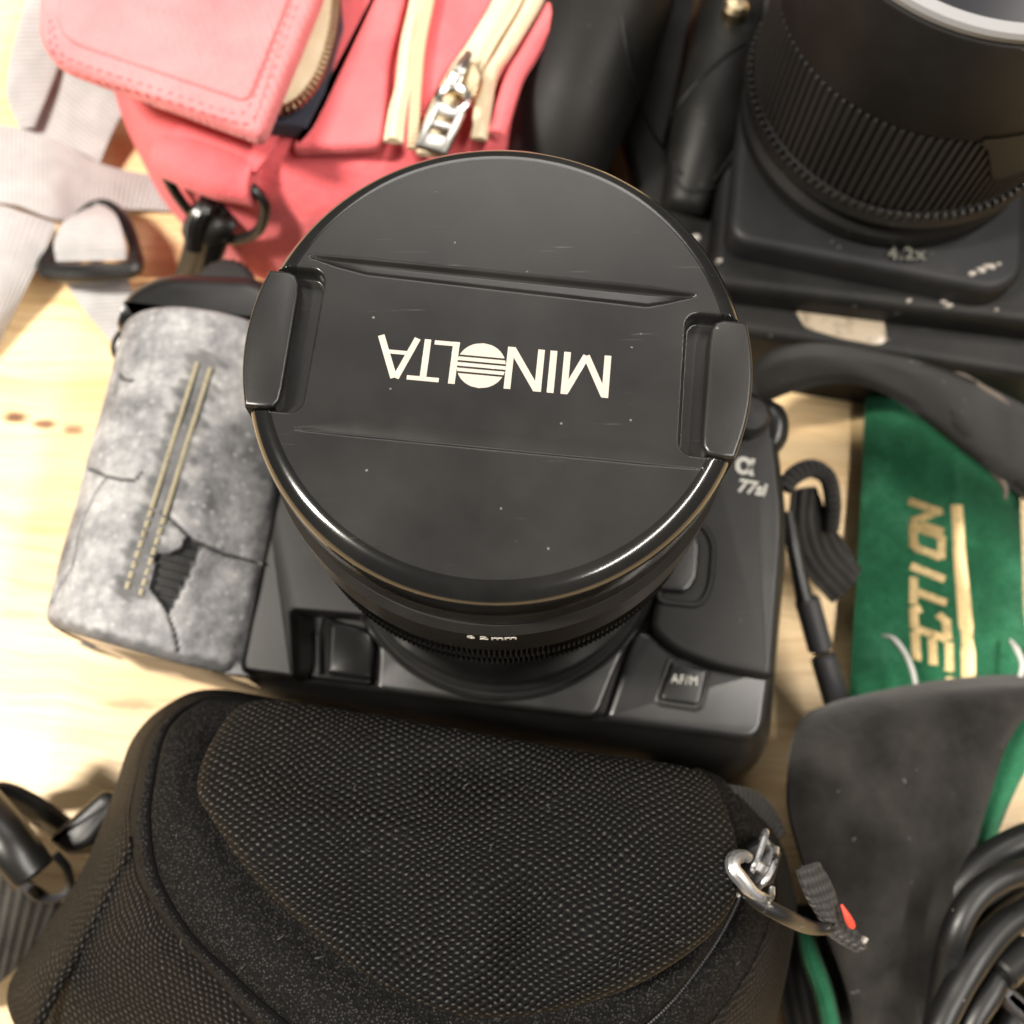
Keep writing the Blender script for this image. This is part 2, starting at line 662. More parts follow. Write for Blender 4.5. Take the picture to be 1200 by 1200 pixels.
WOOD = m_wood()
CAP = plastic('cap_plastic', (.0075, .0072, .0072), .31, .22, .006, scratch=.25, dust=.35)
RIM = plastic('cap_rim_plastic', (.007, .007, .007), .135, .4, .003, scratch=.35, dust=.5)
TAB = plastic('tab_plastic', (.0075, .0072, .0072), .33, .3, .010, scratch=.15, dust=.3)
BODY = plastic('body_plastic', (.008, .0076, .0074), .40, .35, .02, scratch=.15, dust=.35, spec=.35)
GLOSS = plastic('gloss_plastic', (.006, .006, .006), .20, .6, .006, scratch=.2)
SATIN = plastic('satin_plastic', (.008, .008, .0082), .30, .4, .012, scratch=.2, dust=.3)
OLD = plastic('old_body_plastic', (.0035, .0035, .0035), .48, .8, .03, scratch=.4, dust=.9, spec=.22)
OLDMATT = plastic('old_matt_plastic', (.006, .0056, .0054), .55, .5, .03, scratch=.2, dust=.3, spec=.22)
STRAPLEATHER = plastic('strap_leatherette', (.011, .0103, .0098), .62, .5, .05, scratch=.15, dust=.4, spec=.3)
RUBBER = plastic('black_rubber', (.005, .005, .005), .6, .5, .02)
CABLE = plastic('cable_rubber', (.004, .004, .0042), .42, .8, .02, scratch=.3, dust=.8)
HOOK = plastic('hook_plastic', (.006, .0056, .0052), .35, .6, .02, scratch=.2, dust=.4)
GRIP = m_grip()
WHITE = m_print('white_print', (.36, .325, .285), (.55, .48, .41), .58, .55)
GREYPRINT = m_print('grey_print', (.50, .49, .44), (.2, .19, .17), .56, .6, scale=1.2)
DIMPRINT = m_print('dim_print', (.09, .09, .072), (.05, .05, .045), .5, .6, scale=1.2)
GOLDLINE = m_print('gold_line', (.30, .265, .175), (.14, .115, .07), .55, .4, scale=.9)
GOLDPRINT = m_print('gold_foil', (.85, .62, .30), (.42, .28, .12), .60, .42, .25, .35)
GOLDWORN = m_print('gold_foil_worn', (.56, .40, .18), (.10, .17, .08), .55, .5, .2, .6)
MESH = m_mesh()
MESHSIDE = m_mesh('side_mesh', 2.3, 1.35, (.0018, .0017, .0016), (.085, .080, .075), depth=.34)
KNIT = m_knit('gusset_knit', (.006, .0057, .0055), (.062, .059, .057))
COIL = plastic('zipper_coil', (.012, .012, .012), .4, .3, .02)
GREYWEB = m_webbing('grey_webbing', (.36, .35, .35), (.52, .51, .51))
BLACKWEB = m_webbing('black_webbing', (.008, .008, .008), (.035, .032, .030), 1.6, .7, .22)
BLACKRIB = m_webbing('ribbed_black_webbing', (.007, .0065, .006), (.040, .036, .032), 2.4, .6, .4, swap=True)
PINK = m_canvas('pink_canvas', (.64, .095, .11), (.74, .15, .16))
PINKRIB = m_canvas('pink_ribbed_canvas', (.62, .15, .16), (.72, .22, .225), 1.5)
NAVY = m_canvas('navy_lining', (.02, .022, .035), (.04, .042, .06))
CREAM = m_webbing('cream_tape', (.62, .50, .33), (.76, .65, .46), .9, .5, .10)
CREAMTEETH = plastic('cream_teeth', (.66, .54, .36), .4, .5, .02)
BRASS = Mat('antique_brass', (.50, .40, .25), .35, 1.0).m
NICKEL = Mat('nickel', (.60, .585, .54), .30, 1.0).m
WORNSTEEL = m_print('worn_painted_steel', (.42, .42, .42), (.03, .03, .03), .55, .32, .85, .35)
CHIPPED = m_print('chipped_black_paint', (.006, .006, .006), (.46, .44, .40), .60, .4, 0.0, .42)
SILVER = plastic('silver_ring_paint', (.24, .24, .245), .35, .5, .01)
FELT = m_felt()
SUEDE = m_suede()
THREAD = Mat('white_thread', (.55, .53, .50), .8).m
BLACKTHREAD = Mat('black_thread', (.004, .004, .004), .9, spec=.03).m
RED = Mat('red_thread', (.62, .05, .025), .7).m
CHIP = m_print('bare_chip', (.26, .235, .21), (.12, .11, .10), .55, .6)
GLASS = Mat('front_glass', (.012, .012, .016), .42, spec=.3).m
GREYRUB = plastic('grey_black_sleeve', (.030, .030, .033), .5, .6, .02, dust=.4)
PIPING = plastic('tan_edge', (.085, .066, .05), .6, .5, .02)

# ------------------------------------------------------------------ the table
t = MB()
k = 14
gx = np.linspace(-700, 700, k)
t.prism([(-700, -500), (700, -500), (700, 700), (-700, 700)], -25, 0, 2.0)
obj('table_top', t, WOOD, None, (0, 0, 0), kind='structure')


# ------------------------------------------------------------------ the film camera
PHI = math.radians(7.5)
CP, SP = math.cos(PHI), math.sin(PHI)


def BW(x, y, z=0.0):
    return (x * CP + y * SP, -x * SP + y * CP, z)


def sst(a, b, x):
    t_ = np.clip((x - a) / (b - a), 0, 1)
    return t_ * t_ * (3 - 2 * t_)


def sd_poly(x, y, poly):
    """signed distance to a polygon, negative inside"""
    P = np.array(poly, float)
    d = np.full(x.shape, 1e9)
    ins = np.zeros(x.shape, bool)
    for i in range(len(P)):
        a, b = P[i], P[(i + 1) % len(P)]
        e = b - a
        wx, wy = x - a[0], y - a[1]
        tt = np.clip((wx * e[0] + wy * e[1]) / (e @ e), 0, 1)
        d = np.minimum(d, np.hypot(wx - e[0] * tt, wy - e[1] * tt))
        c = ((a[1] <= y) & (b[1] > y)) | ((b[1] <= y) & (a[1] > y))
        cr = e[0] * wy - e[1] * wx
        ins ^= c & (np.where(e[1] > 0, cr > 0, cr < 0))
    return np.where(ins, -d, d)


def sd_line(x, y, pts):
    d = np.full(x.shape, 1e9)
    for a, b in zip(pts[:-1], pts[1:]):
        a, b = np.array(a, float), np.array(b, float)
        e = b - a
        tt = np.clip(((x - a[0]) * e[0] + (y - a[1]) * e[1]) / (e @ e + 1e-9), 0, 1)
        d = np.minimum(d, np.hypot(x - a[0] - e[0] * tt, y - a[1] - e[1] * tt))
    return d


camera = thing('film_camera', (0, 0, 0), 'black film camera on its back with peeling grey grip and capped lens', 'camera')


def round_poly(poly, radii, n=10):
    out = []
    k_ = len(poly)
    for i in range(k_):
        p, a, b = np.array(poly[i], float), np.array(poly[i - 1], float), np.array(poly[(i + 1) % k_], float)
        r = radii[i] if not np.isscalar(radii) else radii
        r = min(r, .48 * np.linalg.norm(a - p), .48 * np.linalg.norm(b - p))
        u1 = (a - p) / np.linalg.norm(a - p)
        u2 = (b - p) / np.linalg.norm(b - p)
        if r < .01:
            out.append(tuple(p))
            continue
        for j in range(n + 1):
            s_ = j / n
            q0, q1 = p + u1 * r, p + u2 * r
            q = (1 - s_) ** 2 * q0 + 2 * s_ * (1 - s_) * p + s_ ** 2 * q1
            out.append(tuple(q))
    return out


outline = round_poly([(-86, -29.6), (-60, -33.2), (57.0, -33.4), (58.5, 15), (54, 42), (22, 48), (16, 62), (-18, 62), (-26, 52), (-66, 54), (-88, 47)],
                     [5, 8, 5.5, 6, 8, 5, 6, 6, 5, 8, 8])
_o = [p for i, p in enumerate(outline) if math.dist(p, outline[i - 1]) > .3]


def even(poly, n):
    P_ = np.array(list(poly) + [poly[0]], float)
    L_ = np.concatenate([[0], np.cumsum(np.linalg.norm(np.diff(P_, axis=0), axis=1))])
    q_ = np.linspace(0, L_[-1], n + 1)[:-1]
    return np.stack([np.interp(q_, L_, P_[:, i]) for i in (0, 1)], 1)


OUT = even(_o, 620)


def make_body():
    fr = np.concatenate([np.linspace(0.02, .88, 12)[:-1], np.linspace(.88, 1, 40)])
    c0 = np.array((-10.0, 5.0))
    X, Y, Z = [], [], []
    for q in fr:
        p = c0 + (OUT - c0) * q
        X.append(p[:, 0]); Y.append(p[:, 1])
    X, Y = np.array(X), np.array(Y)
    d = np.abs(sd_poly(X, Y, OUT[::3]))
    d[-1] = 0
    z = np.full(X.shape, 46.6)
    R = 2.6
    z = z - np.where(d < R, R - np.sqrt(np.maximum(R * R - (R - d) ** 2, 0)), 0)
    rows = [np.stack([X[i], Y[i], z[i]], 1) for i in range(len(fr))]
    for grow, zz in ((1.3, 40.0), (2.7, 30.0), (3.8, 18), (4.1, 9), (3.2, 6.3), (1.4, 5.2)):
        p = OUT.copy()
        e = np.roll(OUT, -1, 0) - np.roll(OUT, 1, 0)
        nn = np.stack([e[:, 1], -e[:, 0]], 1)
        nn /= np.linalg.norm(nn, axis=1)[:, None]
        p = p + nn * grow * (np.clip((p[:, :1] + 80) / 110, .12, 1.0) + .75 * sst(30, 56, p[:, :1]))
        rows.append(np.concatenate([p, np.full((len(p), 1), zz)], 1))
    rows = rows[::-1]
    mb = MB()
    rings = [np.array([BW(*p) for p in r]) for r in rows[:-1]]
    mb.loft(rings, cap_top=True, cap_bottom=True)
    return mb


obj('body', make_body(), BODY, camera, angle=50)
# back cover the camera lies on
mb = MB()
bo = round_poly([(-80, -28), (60, -35.5), (60, 40), (-80, 44)], 7)
mb.prism([BW(*p)[:2] for p in bo], 0.3, 5.4, 1.5, 3)
obj('back_cover', mb, BODY, camera)


def plate(name, pts, rad, z0, z1, bev, mat, n=5):
    mb_ = MB()
    q = round_poly([p[:2] for p in pts], rad, 8)
    if len(pts[0]) > 2:
        P_ = np.array(pts, float)
        A_ = np.c_[P_[:, :2], np.ones(len(P_))]
        k_ = np.linalg.lstsq(A_, P_[:, 2], rcond=None)[0]
        q = [(*BW(x, y)[:2], k_[0] * x + k_[1] * y + k_[2]) for x, y in q]
    else:
        q = [BW(x, y)[:2] for x, y in q]
    mb_.prism(q, z0, z1, bev, n)
    return obj(name, mb_, mat, camera, angle=60)


plate('front_panel', [(-62, -33.3), (-37.0, -33.3), (-40.2, -20.2), (-14, -19), (-14, 40), (-62, 40)], [1, .8, 1.2, 1, 4, 4], 40, 53.6, .7, BODY)
plate('recess_block', [(-34.9, -32.6), (-22.6, -32.4), (-23.2, -22), (-34.9, -19.6)], [.6, 1, 4, .5], 40, 48.2, .6, GLOSS)
plate('recess_rib', [(-33.6, -31.8), (-32.5, -31.7), (-34.3, -23.6), (-35.2, -23.8)], .3, 45, 49.4, .3, GLOSS)
plate('recess_block', [(-31.2, -31.6), (-22.4, -31.6), (-22.8, -22), (-32.6, -20.6)], [.8, 1, 4, 2], 45, 50.6, .9, GLOSS)
plate('mount_plate', [(-20.9, -33.5), (23.2, -33.2), (25.6, -24), (30.5, -10), (34, 8), (30, 32), (-26, 32), (-26, -14), (-21.6, -25)], [1.2, 2.5, 8, 8, 6, 8, 6, 4, 5], 40, 51.3, 1.0, SATIN)
plate('button_panel', [(24.6, -33.3, -1.2), (56.4, -33.3, -1.2), (57.4, -18, 0), (33, -14.5, .2), (29.0, -14, .2)], [2.5, 4.5, 1, 2, 2], 40, 49.0, 1.6, SATIN)
plate('side_panel', [(31.5, -14.5), (36, -18.2), (45, -20.8), (57.3, -21.4), (58.0, 12), (53.5, 40), (34, 44), (34, 8)], [2, 3, 4, 2.5, 5, 6, 4, 6], 40, 51.6, 2.0, BODY, 7)


# the grip's perished cover
prof = catmull([(-47.6, 52.0), (-47.9, 55.0), (-50, 57.6), (-55, 61.3), (-61, 64.8), (-67.5, 66.2), (-75, 65.6), (-82, 62.6), (-86.8, 57.5), (-89.4, 49), (-90.4, 35), (-90.2, 16), (-88, 7)], 176)


def grip_top(xq):
    o_ = np.argsort(prof[:90, 0])
    return np.interp(xq, prof[:90, 0][o_], prof[:90, 1][o_])


def px2b(px, py, z=62):
    x, y, _ = V(px, py, z)
    return (x * CP - y * SP, x * SP + y * CP)


cracks = [[(98, 545), (128, 562), (150, 569), (166, 571), (174, 561)],
          [(129, 563), (112, 582), (100, 603), (91, 630), (88, 658), (84, 675), (62, 704)],
          [(198, 606), (214, 620), (230, 636), (262, 647), (306, 651)],
          [(201, 722), (208, 742), (212, 765)], [(137, 437), (145, 446), (160, 452)], [(62, 700), (50, 722)]]
hole = [(225, 631), (231, 636), (240, 640), (228, 672), (215, 700), (203, 724), (193, 710), (184, 697), (190, 672), (188, 656), (205, 655), (217, 647)]
cracks_b = [[px2b(*p) for p in c] for c in cracks]
hole_b = [px2b(*p) for p in hole]


def make_grip():
    vs = np.concatenate([np.linspace(-34.6, -31, 16), np.linspace(-30.7, 33.5, 210), np.linspace(33.8, 38.2, 14)])
    pr = np.array(prof)
    tng = np.gradient(pr, axis=0)
    nrm = np.stack([tng[:, 1], -tng[:, 0]], 1)
    nrm /= np.linalg.norm(nrm, axis=1)[:, None]
    nrm *= np.where((nrm[:, 1] < 0) | (nrm[:, 0] > .9), -1, 1)[:, None]
    if nrm[60, 1] < 0:
        nrm = -nrm
    A, B = np.meshgrid(np.arange(len(pr)), vs, indexing='ij')
    bend = 0.5 * np.sin((B + 35) / 73 * math.pi)
    X = pr[A, 0] + bend * 0
    Z = pr[A, 1]
    e = np.minimum(B + 34.6, 38.2 - B)
    R = 3.4
    ins = np.where(e < R, R - np.sqrt(np.maximum(R * R - (R - e) ** 2, 0)), 0)
    wear = np.zeros(X.shape)
    dip = np.zeros(X.shape)
    top = (A < 148)
    for c in cracks_b:
        d = sd_line(X, B, c)
        dip = np.where(top, np.maximum(dip, .8 * np.exp(-(d / .32) ** 2)), dip)
        wear = np.where(top, np.maximum(wear, 1.0 * np.exp(-(d / .30) ** 2)), wear)
        lift = np.where(top, .22 * np.exp(-((d - .9) / .7) ** 2), 0)
        dip -= lift
    h = sd_poly(X, B, hole_b)
    ribs = .5 + .5 * np.sin(B * 2 * math.pi / 1.7)
    dip = np.where(top & (h < .15), 1.5 * sst(.15, -.25, h) - .45 * ribs * (h < -.3), dip)
    wear = np.where(top, np.maximum(wear, sst(.2, -.1, h) * 1.0), wear)
    # dark trough along the two stripes
    sd = sd_line(X, B, [(-64.6, 24.5), (-67.4, -23.0)])
    wear = np.where(top, np.maximum(wear, .62 * sst(4.4, 2.2, sd + .9 * np.sin(B * .9) + .6 * np.sin(B * 2.3 + X))), wear)
    dip = dip + np.where(top, .35 * sst(3.2, 2.2, sd), 0)
    # darker along the lower edge
    wear = np.maximum(wear, .55 * sst(-32.2, -33.4, B + .3 * np.sin(X * 2.1)))
    wob = .18 * np.sin(X * .33 + 1) * np.sin(B * .27)
    X2 = X - nrm[A, 0] * (dip + ins * .9 + wob)
    Z2 = Z - nrm[A, 1] * (dip + ins * .9 + wob)
    B2 = B + 4.6 * np.clip((-56 - X2) / 34, 0, 1.05) ** 1.4 * np.clip((-8 - B) / 24, 0, 1.2)
    W = np.array([BW(x, y, z) for x, y, z in zip(X2.ravel(), B2.ravel(), Z2.ravel())]).reshape(*X.shape, 3)
    mb = MB()
    mb.grid(W[..., 0], W[..., 1], W[..., 2], at=wear.ravel().tolist(), flip=True)
    return mb


grip = obj('grip_cover', make_grip(), GRIP, camera, angle=60, label='peeling grey-white grip cover with cracks')
for (xa, ya), (xb, yb), brk in (((-65.9, 25.2), (-68.7, -23.2), -6.5), ((-63.2, 24.6), (-65.9, -23.6), -7.5)):
    mb = MB()
    segs = [(ya, brk)]
    y = brk - .45
    while y - 1.5 > yb:
        segs.append((y, y - 1.45))
        y -= 2.05
    segs.append((y, yb))
    for y0, y1 in segs:
        if abs(y0 - y1) < .4:
            continue
        n_ = max(2, int(abs(y1 - y0) / 2))
        L_, R_ = [], []
        for q in np.linspace(y0, y1, n_):
            f_ = (q - ya) / (yb - ya)
            xc = xa + (xb - xa) * f_
            for lst, dx in ((L_, -.40), (R_, .40)):
                lst.append(BW(xc + dx, q, float(grip_top(xc + dx)) - .12))
        mb.strip(L_, R_, .5, max(3, n_ * 2), 4)
    obj('gold_stripe', mb, GOLDLINE, camera)
# black filling of the grip under its cover
mb = MB()
rings = []
for yy, k_ in ((-34.0, .9), (-33.0, .98), (0, 1), (35, 1), (37.6, .97)):
    rings.append([BW(-67 + (p[0] + 67) * .955, yy + (4.6 * max(0, min(1.05, (-56 - p[0]) / 34)) ** 1.4 if yy < -20 else 0), max(5.4, (p[1] - 2.4) * k_)) for p in prof[::5]] + [BW(-84, yy + (3 if yy < -20 else 0), 5.4), BW(-50, yy, 5.4)])
mb.loft(rings, cap_top=True, cap_bottom=True)
obj('grip_core', mb, GLOSS, camera, angle=40)
# shoulder above the grip with shutter button and control dial
mb = MB()
sh = round_poly([(-90, 35.5), (-54, 35.5), (-52, 46), (-60, 52), (-82, 50), (-89.5, 44)], [2, 2, 4, 5, 5, 4])
mb.prism([BW(*p)[:2] for p in sh], 20, 58.5, 5.0, 5)
obj('grip_shoulder', mb, SATIN, camera)
mb = MB()
cx, cy, _ = BW(-71, 52.5)
pr_ = [(0.01, 49.5), (5.5, 49.4), (6.6, 48.6), (6.8, 47.5), (6.8, 40), (6, 39)]
mb.lathe([(r, z) for r, z in pr_], (cx, cy), 96, rf=lambda i, z: (.16 if i % 4 < 2 else -.16) if z < 48.8 else 0)
obj('control_dial', mb, RUBBER, camera)
mb = MB()
cx, cy, _ = BW(-58, 50)
mb.lathe([(.01, 51), (4.4, 50.8), (5.2, 50), (5.4, 44), (5, 38)], (cx, cy), 48)
obj('shutter_button', mb, SATIN, camera)
mb = MB()
p0 = BW(-88.5, 36, 30)
mb.tube(catmull([BW(-87, 40, 42), BW(-91.5, 39.5, 43), BW(-93.0, 36, 42), BW(-88, 33.5, 41)], 24), [2.6, 2.8, 2.6, 2.4], 14)
obj('strap_lug', mb, SATIN, camera)
mb = MB()
mb.tube(catmull([BW(50, 38, 46), BW(54, 36.5, 49), BW(54.6, 31, 49), BW(51.5, 28, 47)], 16), [2.6, 3.0, 3.0, 2.4], 12)
mb.lathe([(.01, 55.4), (3.6, 55.2), (4.6, 54.2), (4.8, 50), (4.8, 46)], BW(48.2, 33.5)[:2], 40)
obj('strap_lug', mb, SATIN, camera)

# buttons on the front
mb = MB()
bt = round_poly([(35.2, -27.9), (43.2, -28.1), (44.3, -20.6), (37.0, -19.9)], [1.4, 1.4, 1.2, 1.2])
mb.prism([BW(*p)[:2] for p in bt], 44, 49.5, .7, 4)
af = obj('focus_button', mb, SATIN, camera)
bw = BW(39.8, -23.4)
obj('button_lettering', text_mb('AF/M', 1.9, (bw[0], bw[1], 49.52), -PHI + .02, .05, 0.0, space=1.12, xs=.86), GREYPRINT, af)
mb = MB()
fr_ = [BW(*p, 48.55 + .07 * (p[1] + 23)) for p in round_poly([(34.4, -28.7), (43.8, -28.9), (45.1, -19.9), (36.4, -19.0)], [1.8, 1.8, 1.6, 1.6])]
mb.tube(fr_[::2], .42, 8, True)
obj('button_frame', mb, BODY, camera)
mb = MB()
bt = round_poly([(33.0, -8.6), (41.5, -8.4), (43.2, -4), (43.2, 5), (40.5, 9), (33.0, 9)], [1.5, 3, 3, 4, 3, 1])
mb.tube([BW(*p, 51.5) for p in bt][::2], .75, 10, True)
rb = obj('release_surround', mb, BODY, camera)
mb = MB()
bt = round_poly([(31.5, -6.6), (38.6, -6.4), (40.4, -3), (40.2, 5), (38, 7.5), (31.5, 7.5)], [1, 2.5, 2.5, 3, 2, 1])
mb.prism([BW(*p)[:2] for p in bt], 48, 53.4, 1.0, 4)
obj('lens_release', mb, SATIN, camera)
pa = BW(47.0, 22.9)
for body_, px_, py_, sz in (('α', 873, 545, 4.6), ('77si', 881, 572, 2.9)):
    x, y, _ = V(px_, py_, 51.8)
    obj('model_lettering', text_mb(body_, sz, (x, y, 51.75), -.19, .06, .03, .12 if sz < 3 else 0, .94), GREYPRINT, camera)

# lens
lens = obj('lens_barrel', MB().lathe([(24, 50), (30.6, 50.2), (31.4, 52.2), (31.2, 53.3), (30.2, 54.2), (29.9, 58), (30.3, 61), (30.6, 66), (30.6, 76), (30.2, 76.4), (30.2, 77.2),
                                      (30.9, 77.8), (31.0, 92), (30.6, 93), (31.6, 94), (31.6, 95.5), (31, 96), (31, 124), (20, 124.5)], n=180), SATIN, camera, angle=28)
mb = MB()
N_ = 260
mb.lathe([(31, 96), (32.3, 96.2), (32.5, 97.2), (32.5, 102.4), (32.5, 103.2), (32.5, 108.4), (32.2, 109.4), (31, 109.6)], n=N_ * 2,
         rf=lambda i, z: (.38 if ((i + (1 if z > 102.8 else 0)) % 2) else -.32) if 97 < z < 108.6 else 0)
obj('knurled_ring', mb, RUBBER, lens, angle=20)
obj('filter_ring', MB().lathe([(31, 109.8), (32.6, 110), (33.0, 110.6), (33.1, 111.4), (32.9, 121.2), (31.8, 122.2), (30, 122.2)], n=180), BODY, lens, angle=28)
mb = MB()
txt = '62mm'
for i, ch in enumerate(txt):
    a = math.radians(-96.4 + i * 3.1)
    r_ = 32.97
    tmb = text_mb(ch, 1.5, (0, 0, 0), 0, .05, .015, xs=1.15)
    tg = np.array((-math.sin(a), math.cos(a), 0))
    up = np.array((-.064 * math.cos(a), -.064 * math.sin(a), .998))
    nr = np.array((math.cos(a), math.sin(a), .064))
    c_ = np.array((r_ * math.cos(a), r_ * math.sin(a), 119.6))
    mb.add([tuple(c_ + tg * p[0] + up * p[1] + nr * p[2] * .9) for p in tmb.v], tmb.f)
obj('size_lettering', mb, GREYPRINT, lens)
mb = MB()
mb.lathe([(20, 51.6), (31.6, 51.7), (32.5, 52.3), (32.9, 51.4), (33, 50)], n=160)
obj('mount_ring', mb, SATIN, camera, angle=28)

# ------------------------------------------------------------------ the lens cap
PSI = math.radians(5.9)
CC, CS = math.cos(PSI), math.sin(PSI)
CY = 0.7
ZC = 136.0


def CW(x, y, z=ZC):
    return (x * CC + y * CS, -x * CS + y * CC + CY, z)


cap = thing('lens_cap', (0, 0, 126.5), 'round black plastic lens cap with pale lettering clipped on the camera', 'lens cap')


def cap_z(x, y):
    r = np.hypot(x, y)
    q = np.clip(r - 29.7, 0, 2.8)
    z = ZC - 2.8 + np.sqrt(np.maximum(2.8 ** 2 - q ** 2, 0))
    yo = 11.9 - (x + 26.7) * .0115
    yi = np.interp(x, [-26.7, -22.5, -18.4, 18.7, 21.5, 25.2], [11.9, 10.8, 10.1, 9.2, 10.0, 11.3])
    d = (y - yi) / np.maximum(yo - yi, .05)
    g = np.where((d > -.3) & (x > -26.7) & (x < 25.2), sst(-.22, .22, d) * .38 + np.clip(d, 0, 1) * .40, 0)
    g *= sst(1.26, .80, d)
    yo2 = -12.75
    yi2 = np.interp(x, [-24.5, -17, 19, 27.5], [-12.7, -10.2, -10.2, -12.7])
    d2 = (yi2 - y) / np.maximum(yi2 - yo2, .05)
    g2 = np.where((d2 > 0) & (x > -24.5) & (x < 27.5), np.clip(d2, 0, 1) ** 2 * .30, 0) * sst(1.10, .96, d2)
    z = z - g - g2
    for s_, ylo, yhi in ((-1, -10.4, 9.9), (1, -11.0, 8.6)):
        qx = np.abs(s_ * x - 33.9) - 10.0 + 1.8
        qy = np.abs(y - (ylo + yhi) / 2) - (yhi - ylo) / 2 + 1.8
        sd = np.hypot(np.maximum(qx, 0), np.maximum(qy, 0)) + np.minimum(np.maximum(qx, qy), 0) - 1.8
        z = np.minimum(z, ZC - 2.4 * sst(.22, -.28, sd) + 10 * (sd > .25))
    return z


def make_cap(rim):
    rr = np.linspace(29.6, 32.5, 34) if rim else np.concatenate([np.linspace(0.4, 8, 14)[:-1], np.linspace(8, 29.6, 120)])
    n = 900
    a = np.linspace(0, 2 * math.pi, n, endpoint=False)
    rings = []
    for z in ((30.8, 122.9), (32.1, 123.0), (32.45, 123.5), (32.5, 129.5)) if rim else ():
        rings.append(np.array([CW(z[0] * math.cos(t_), z[0] * math.sin(t_), z[1]) for t_ in a]))
    for r in rr[::-1]:
        x, y = r * np.cos(a), r * np.sin(a)
        z = cap_z(x, y)
        rings.append(np.stack([x * CC + y * CS, -x * CS + y * CC + CY, z], 1))
    return MB().loft(rings, cap_top=not rim)


obj('cap_disc', make_cap(False), CAP, cap, angle=180)
obj('cap_rim', make_cap(True), RIM, cap, angle=60)
for s_, ylo, yhi in ((-1, -10.2, 9.4), (1, -10.9, 8.2)):
    p = []
    inner = [(27.0, ylo + 2.2), (27.0, yhi - 3.6)]
    for a in np.linspace(math.asin(ylo / 32.7), math.asin(yhi / 32.7), 24):
        p.append((32.75 * math.cos(a), 32.75 * math.sin(a)))
    poly = p + [(28.6, yhi), (27.6, yhi - .5), (27.05, yhi - 1.7), (26.9, yhi - 3.5), (26.7, ylo + 3), (26.8, ylo + 1.2), (27.4, ylo + .3), (28.4, ylo)]
    mb = MB()
    mb.prism([CW(s_ * x, y)[:2] for x, y in poly], 128, ZC - .02, .55, 5)
    obj('release_tab', mb, TAB, cap)

# lettering on the cap, read from the far side: each letter a raised print
UX, UY = (-math.cos(math.radians(5.7)), math.sin(math.radians(5.7))), (-math.sin(math.radians(5.7)), -math.cos(math.radians(5.7)))


def stroke_letter(strokes, x0, wd=.95, H=5.9):
    mb = MB()
    for i, ((ax, ay), (bx, by), w_) in enumerate(strokes):
        # strokes are given in mm in the letter's own frame
        dx, dy = bx - ax, by - ay
        l = math.hypot(dx, dy)
        nx, ny = -dy / l * w_ / 2, dx / l * w_ / 2
        q = [(ax + nx, ay + ny), (ax - nx, ay - ny), (bx - nx, by - ny), (bx + nx, by + ny)]
        if w_ < 0:
            continue
        pts = [(ORI[0] + UX[0] * (x0 + u) + UY[0] * v, ORI[1] + UX[1] * (x0 + u) + UY[1] * v) for u, v in q]
        mb.prism(pts, ZC - .1, ZC + .05 + .004 * i)
    return mb


ORI = (-0.75, -0.85)
h = 2.95
# half widths measured along the word, from M at its start to A at its end
LET = [
    ('M', -14.7, [((0, -h), (0, h), 0.86), ((.1, h - .25), (2.75, -h + .3), 0.86), ((2.75, -h + .3), (5.1, h - .25), 0.86), ((5.2, -h), (5.2, h), 0.86)]),
    ('I', -7.75, [((0, -h), (0, h), 0.88)]),
    ('N', -6.15, [((0, -h), (0, h), 0.86), ((.15, h - .2), (3.75, -h + .2), 0.88), ((3.9, -h), (3.9, h), 0.86)]),
    ('L', 4.75, [((.1, h), (.1, -h), 0.86), ((-.35, -h + .33), (2.9, -h + .33), .60)]),
    ('T', 6.5, [((0, h - .33), (4.1, h - .33), .60), ((2.05, h - .6), (2.05, -h), .84)]),
    ('A', 9.9, [((0, -h), (2.1, h - .1), .82), ((2.35, h - .1), (4.75, -h), 0.86), ((1.1, -.75), (3.6, -.75), .55)]),
]
for ch, x0, st in LET:
    obj('letter', stroke_letter(st, x0), WHITE, cap)
mb = MB()
R_ = 3.15
bands = [(-3.15, -1.28), (-1.0, -.48), (-.2, .3), (.58, 1.06), (1.34, 3.15)]
for b0, b1 in bands:
    L_, Rr = [], []
    for q in np.linspace(b0, b1, 12):
        hw = math.sqrt(max(R_ * R_ - q * q, .0009))
        L_.append((-hw, q)); Rr.append((hw, q))
    poly = L_ + Rr[::-1]
    ex = 1.35
    mb.prism([(ORI[0] + UX[0] * (ex + x) + UY[0] * (y + .05), ORI[1] + UX[1] * (ex + x) + UY[1] * (y + .05)) for x, y in poly], ZC - .1, ZC + .06)
obj('emblem', mb, WHITE, cap, label='pale striped round emblem')

# ------------------------------------------------------------------ the mesh camera pouch
pouch = thing('camera_pouch', (0, -75, 0), 'black mesh zipped pouch with bulging front pocket below the film camera', 'pouch')
NP = 260


def contour(pts, n=NP):
    return catmull(VV(pts), n, True)


def align(R, ref):
    """start rings at the same bearing"""
    c = np.mean(ref, 0)
    a0 = math.atan2(*(ref[0] - c)[1::-1][:2]) if False else math.atan2(ref[0][1] - c[1], ref[0][0] - c[0])
    a = np.arctan2(R[:, 1] - c[1], R[:, 0] - c[0])
    d = np.abs(np.angle(np.exp(1j * (a - a0))))
    return np.roll(R, -int(np.argmin(d)), 0)


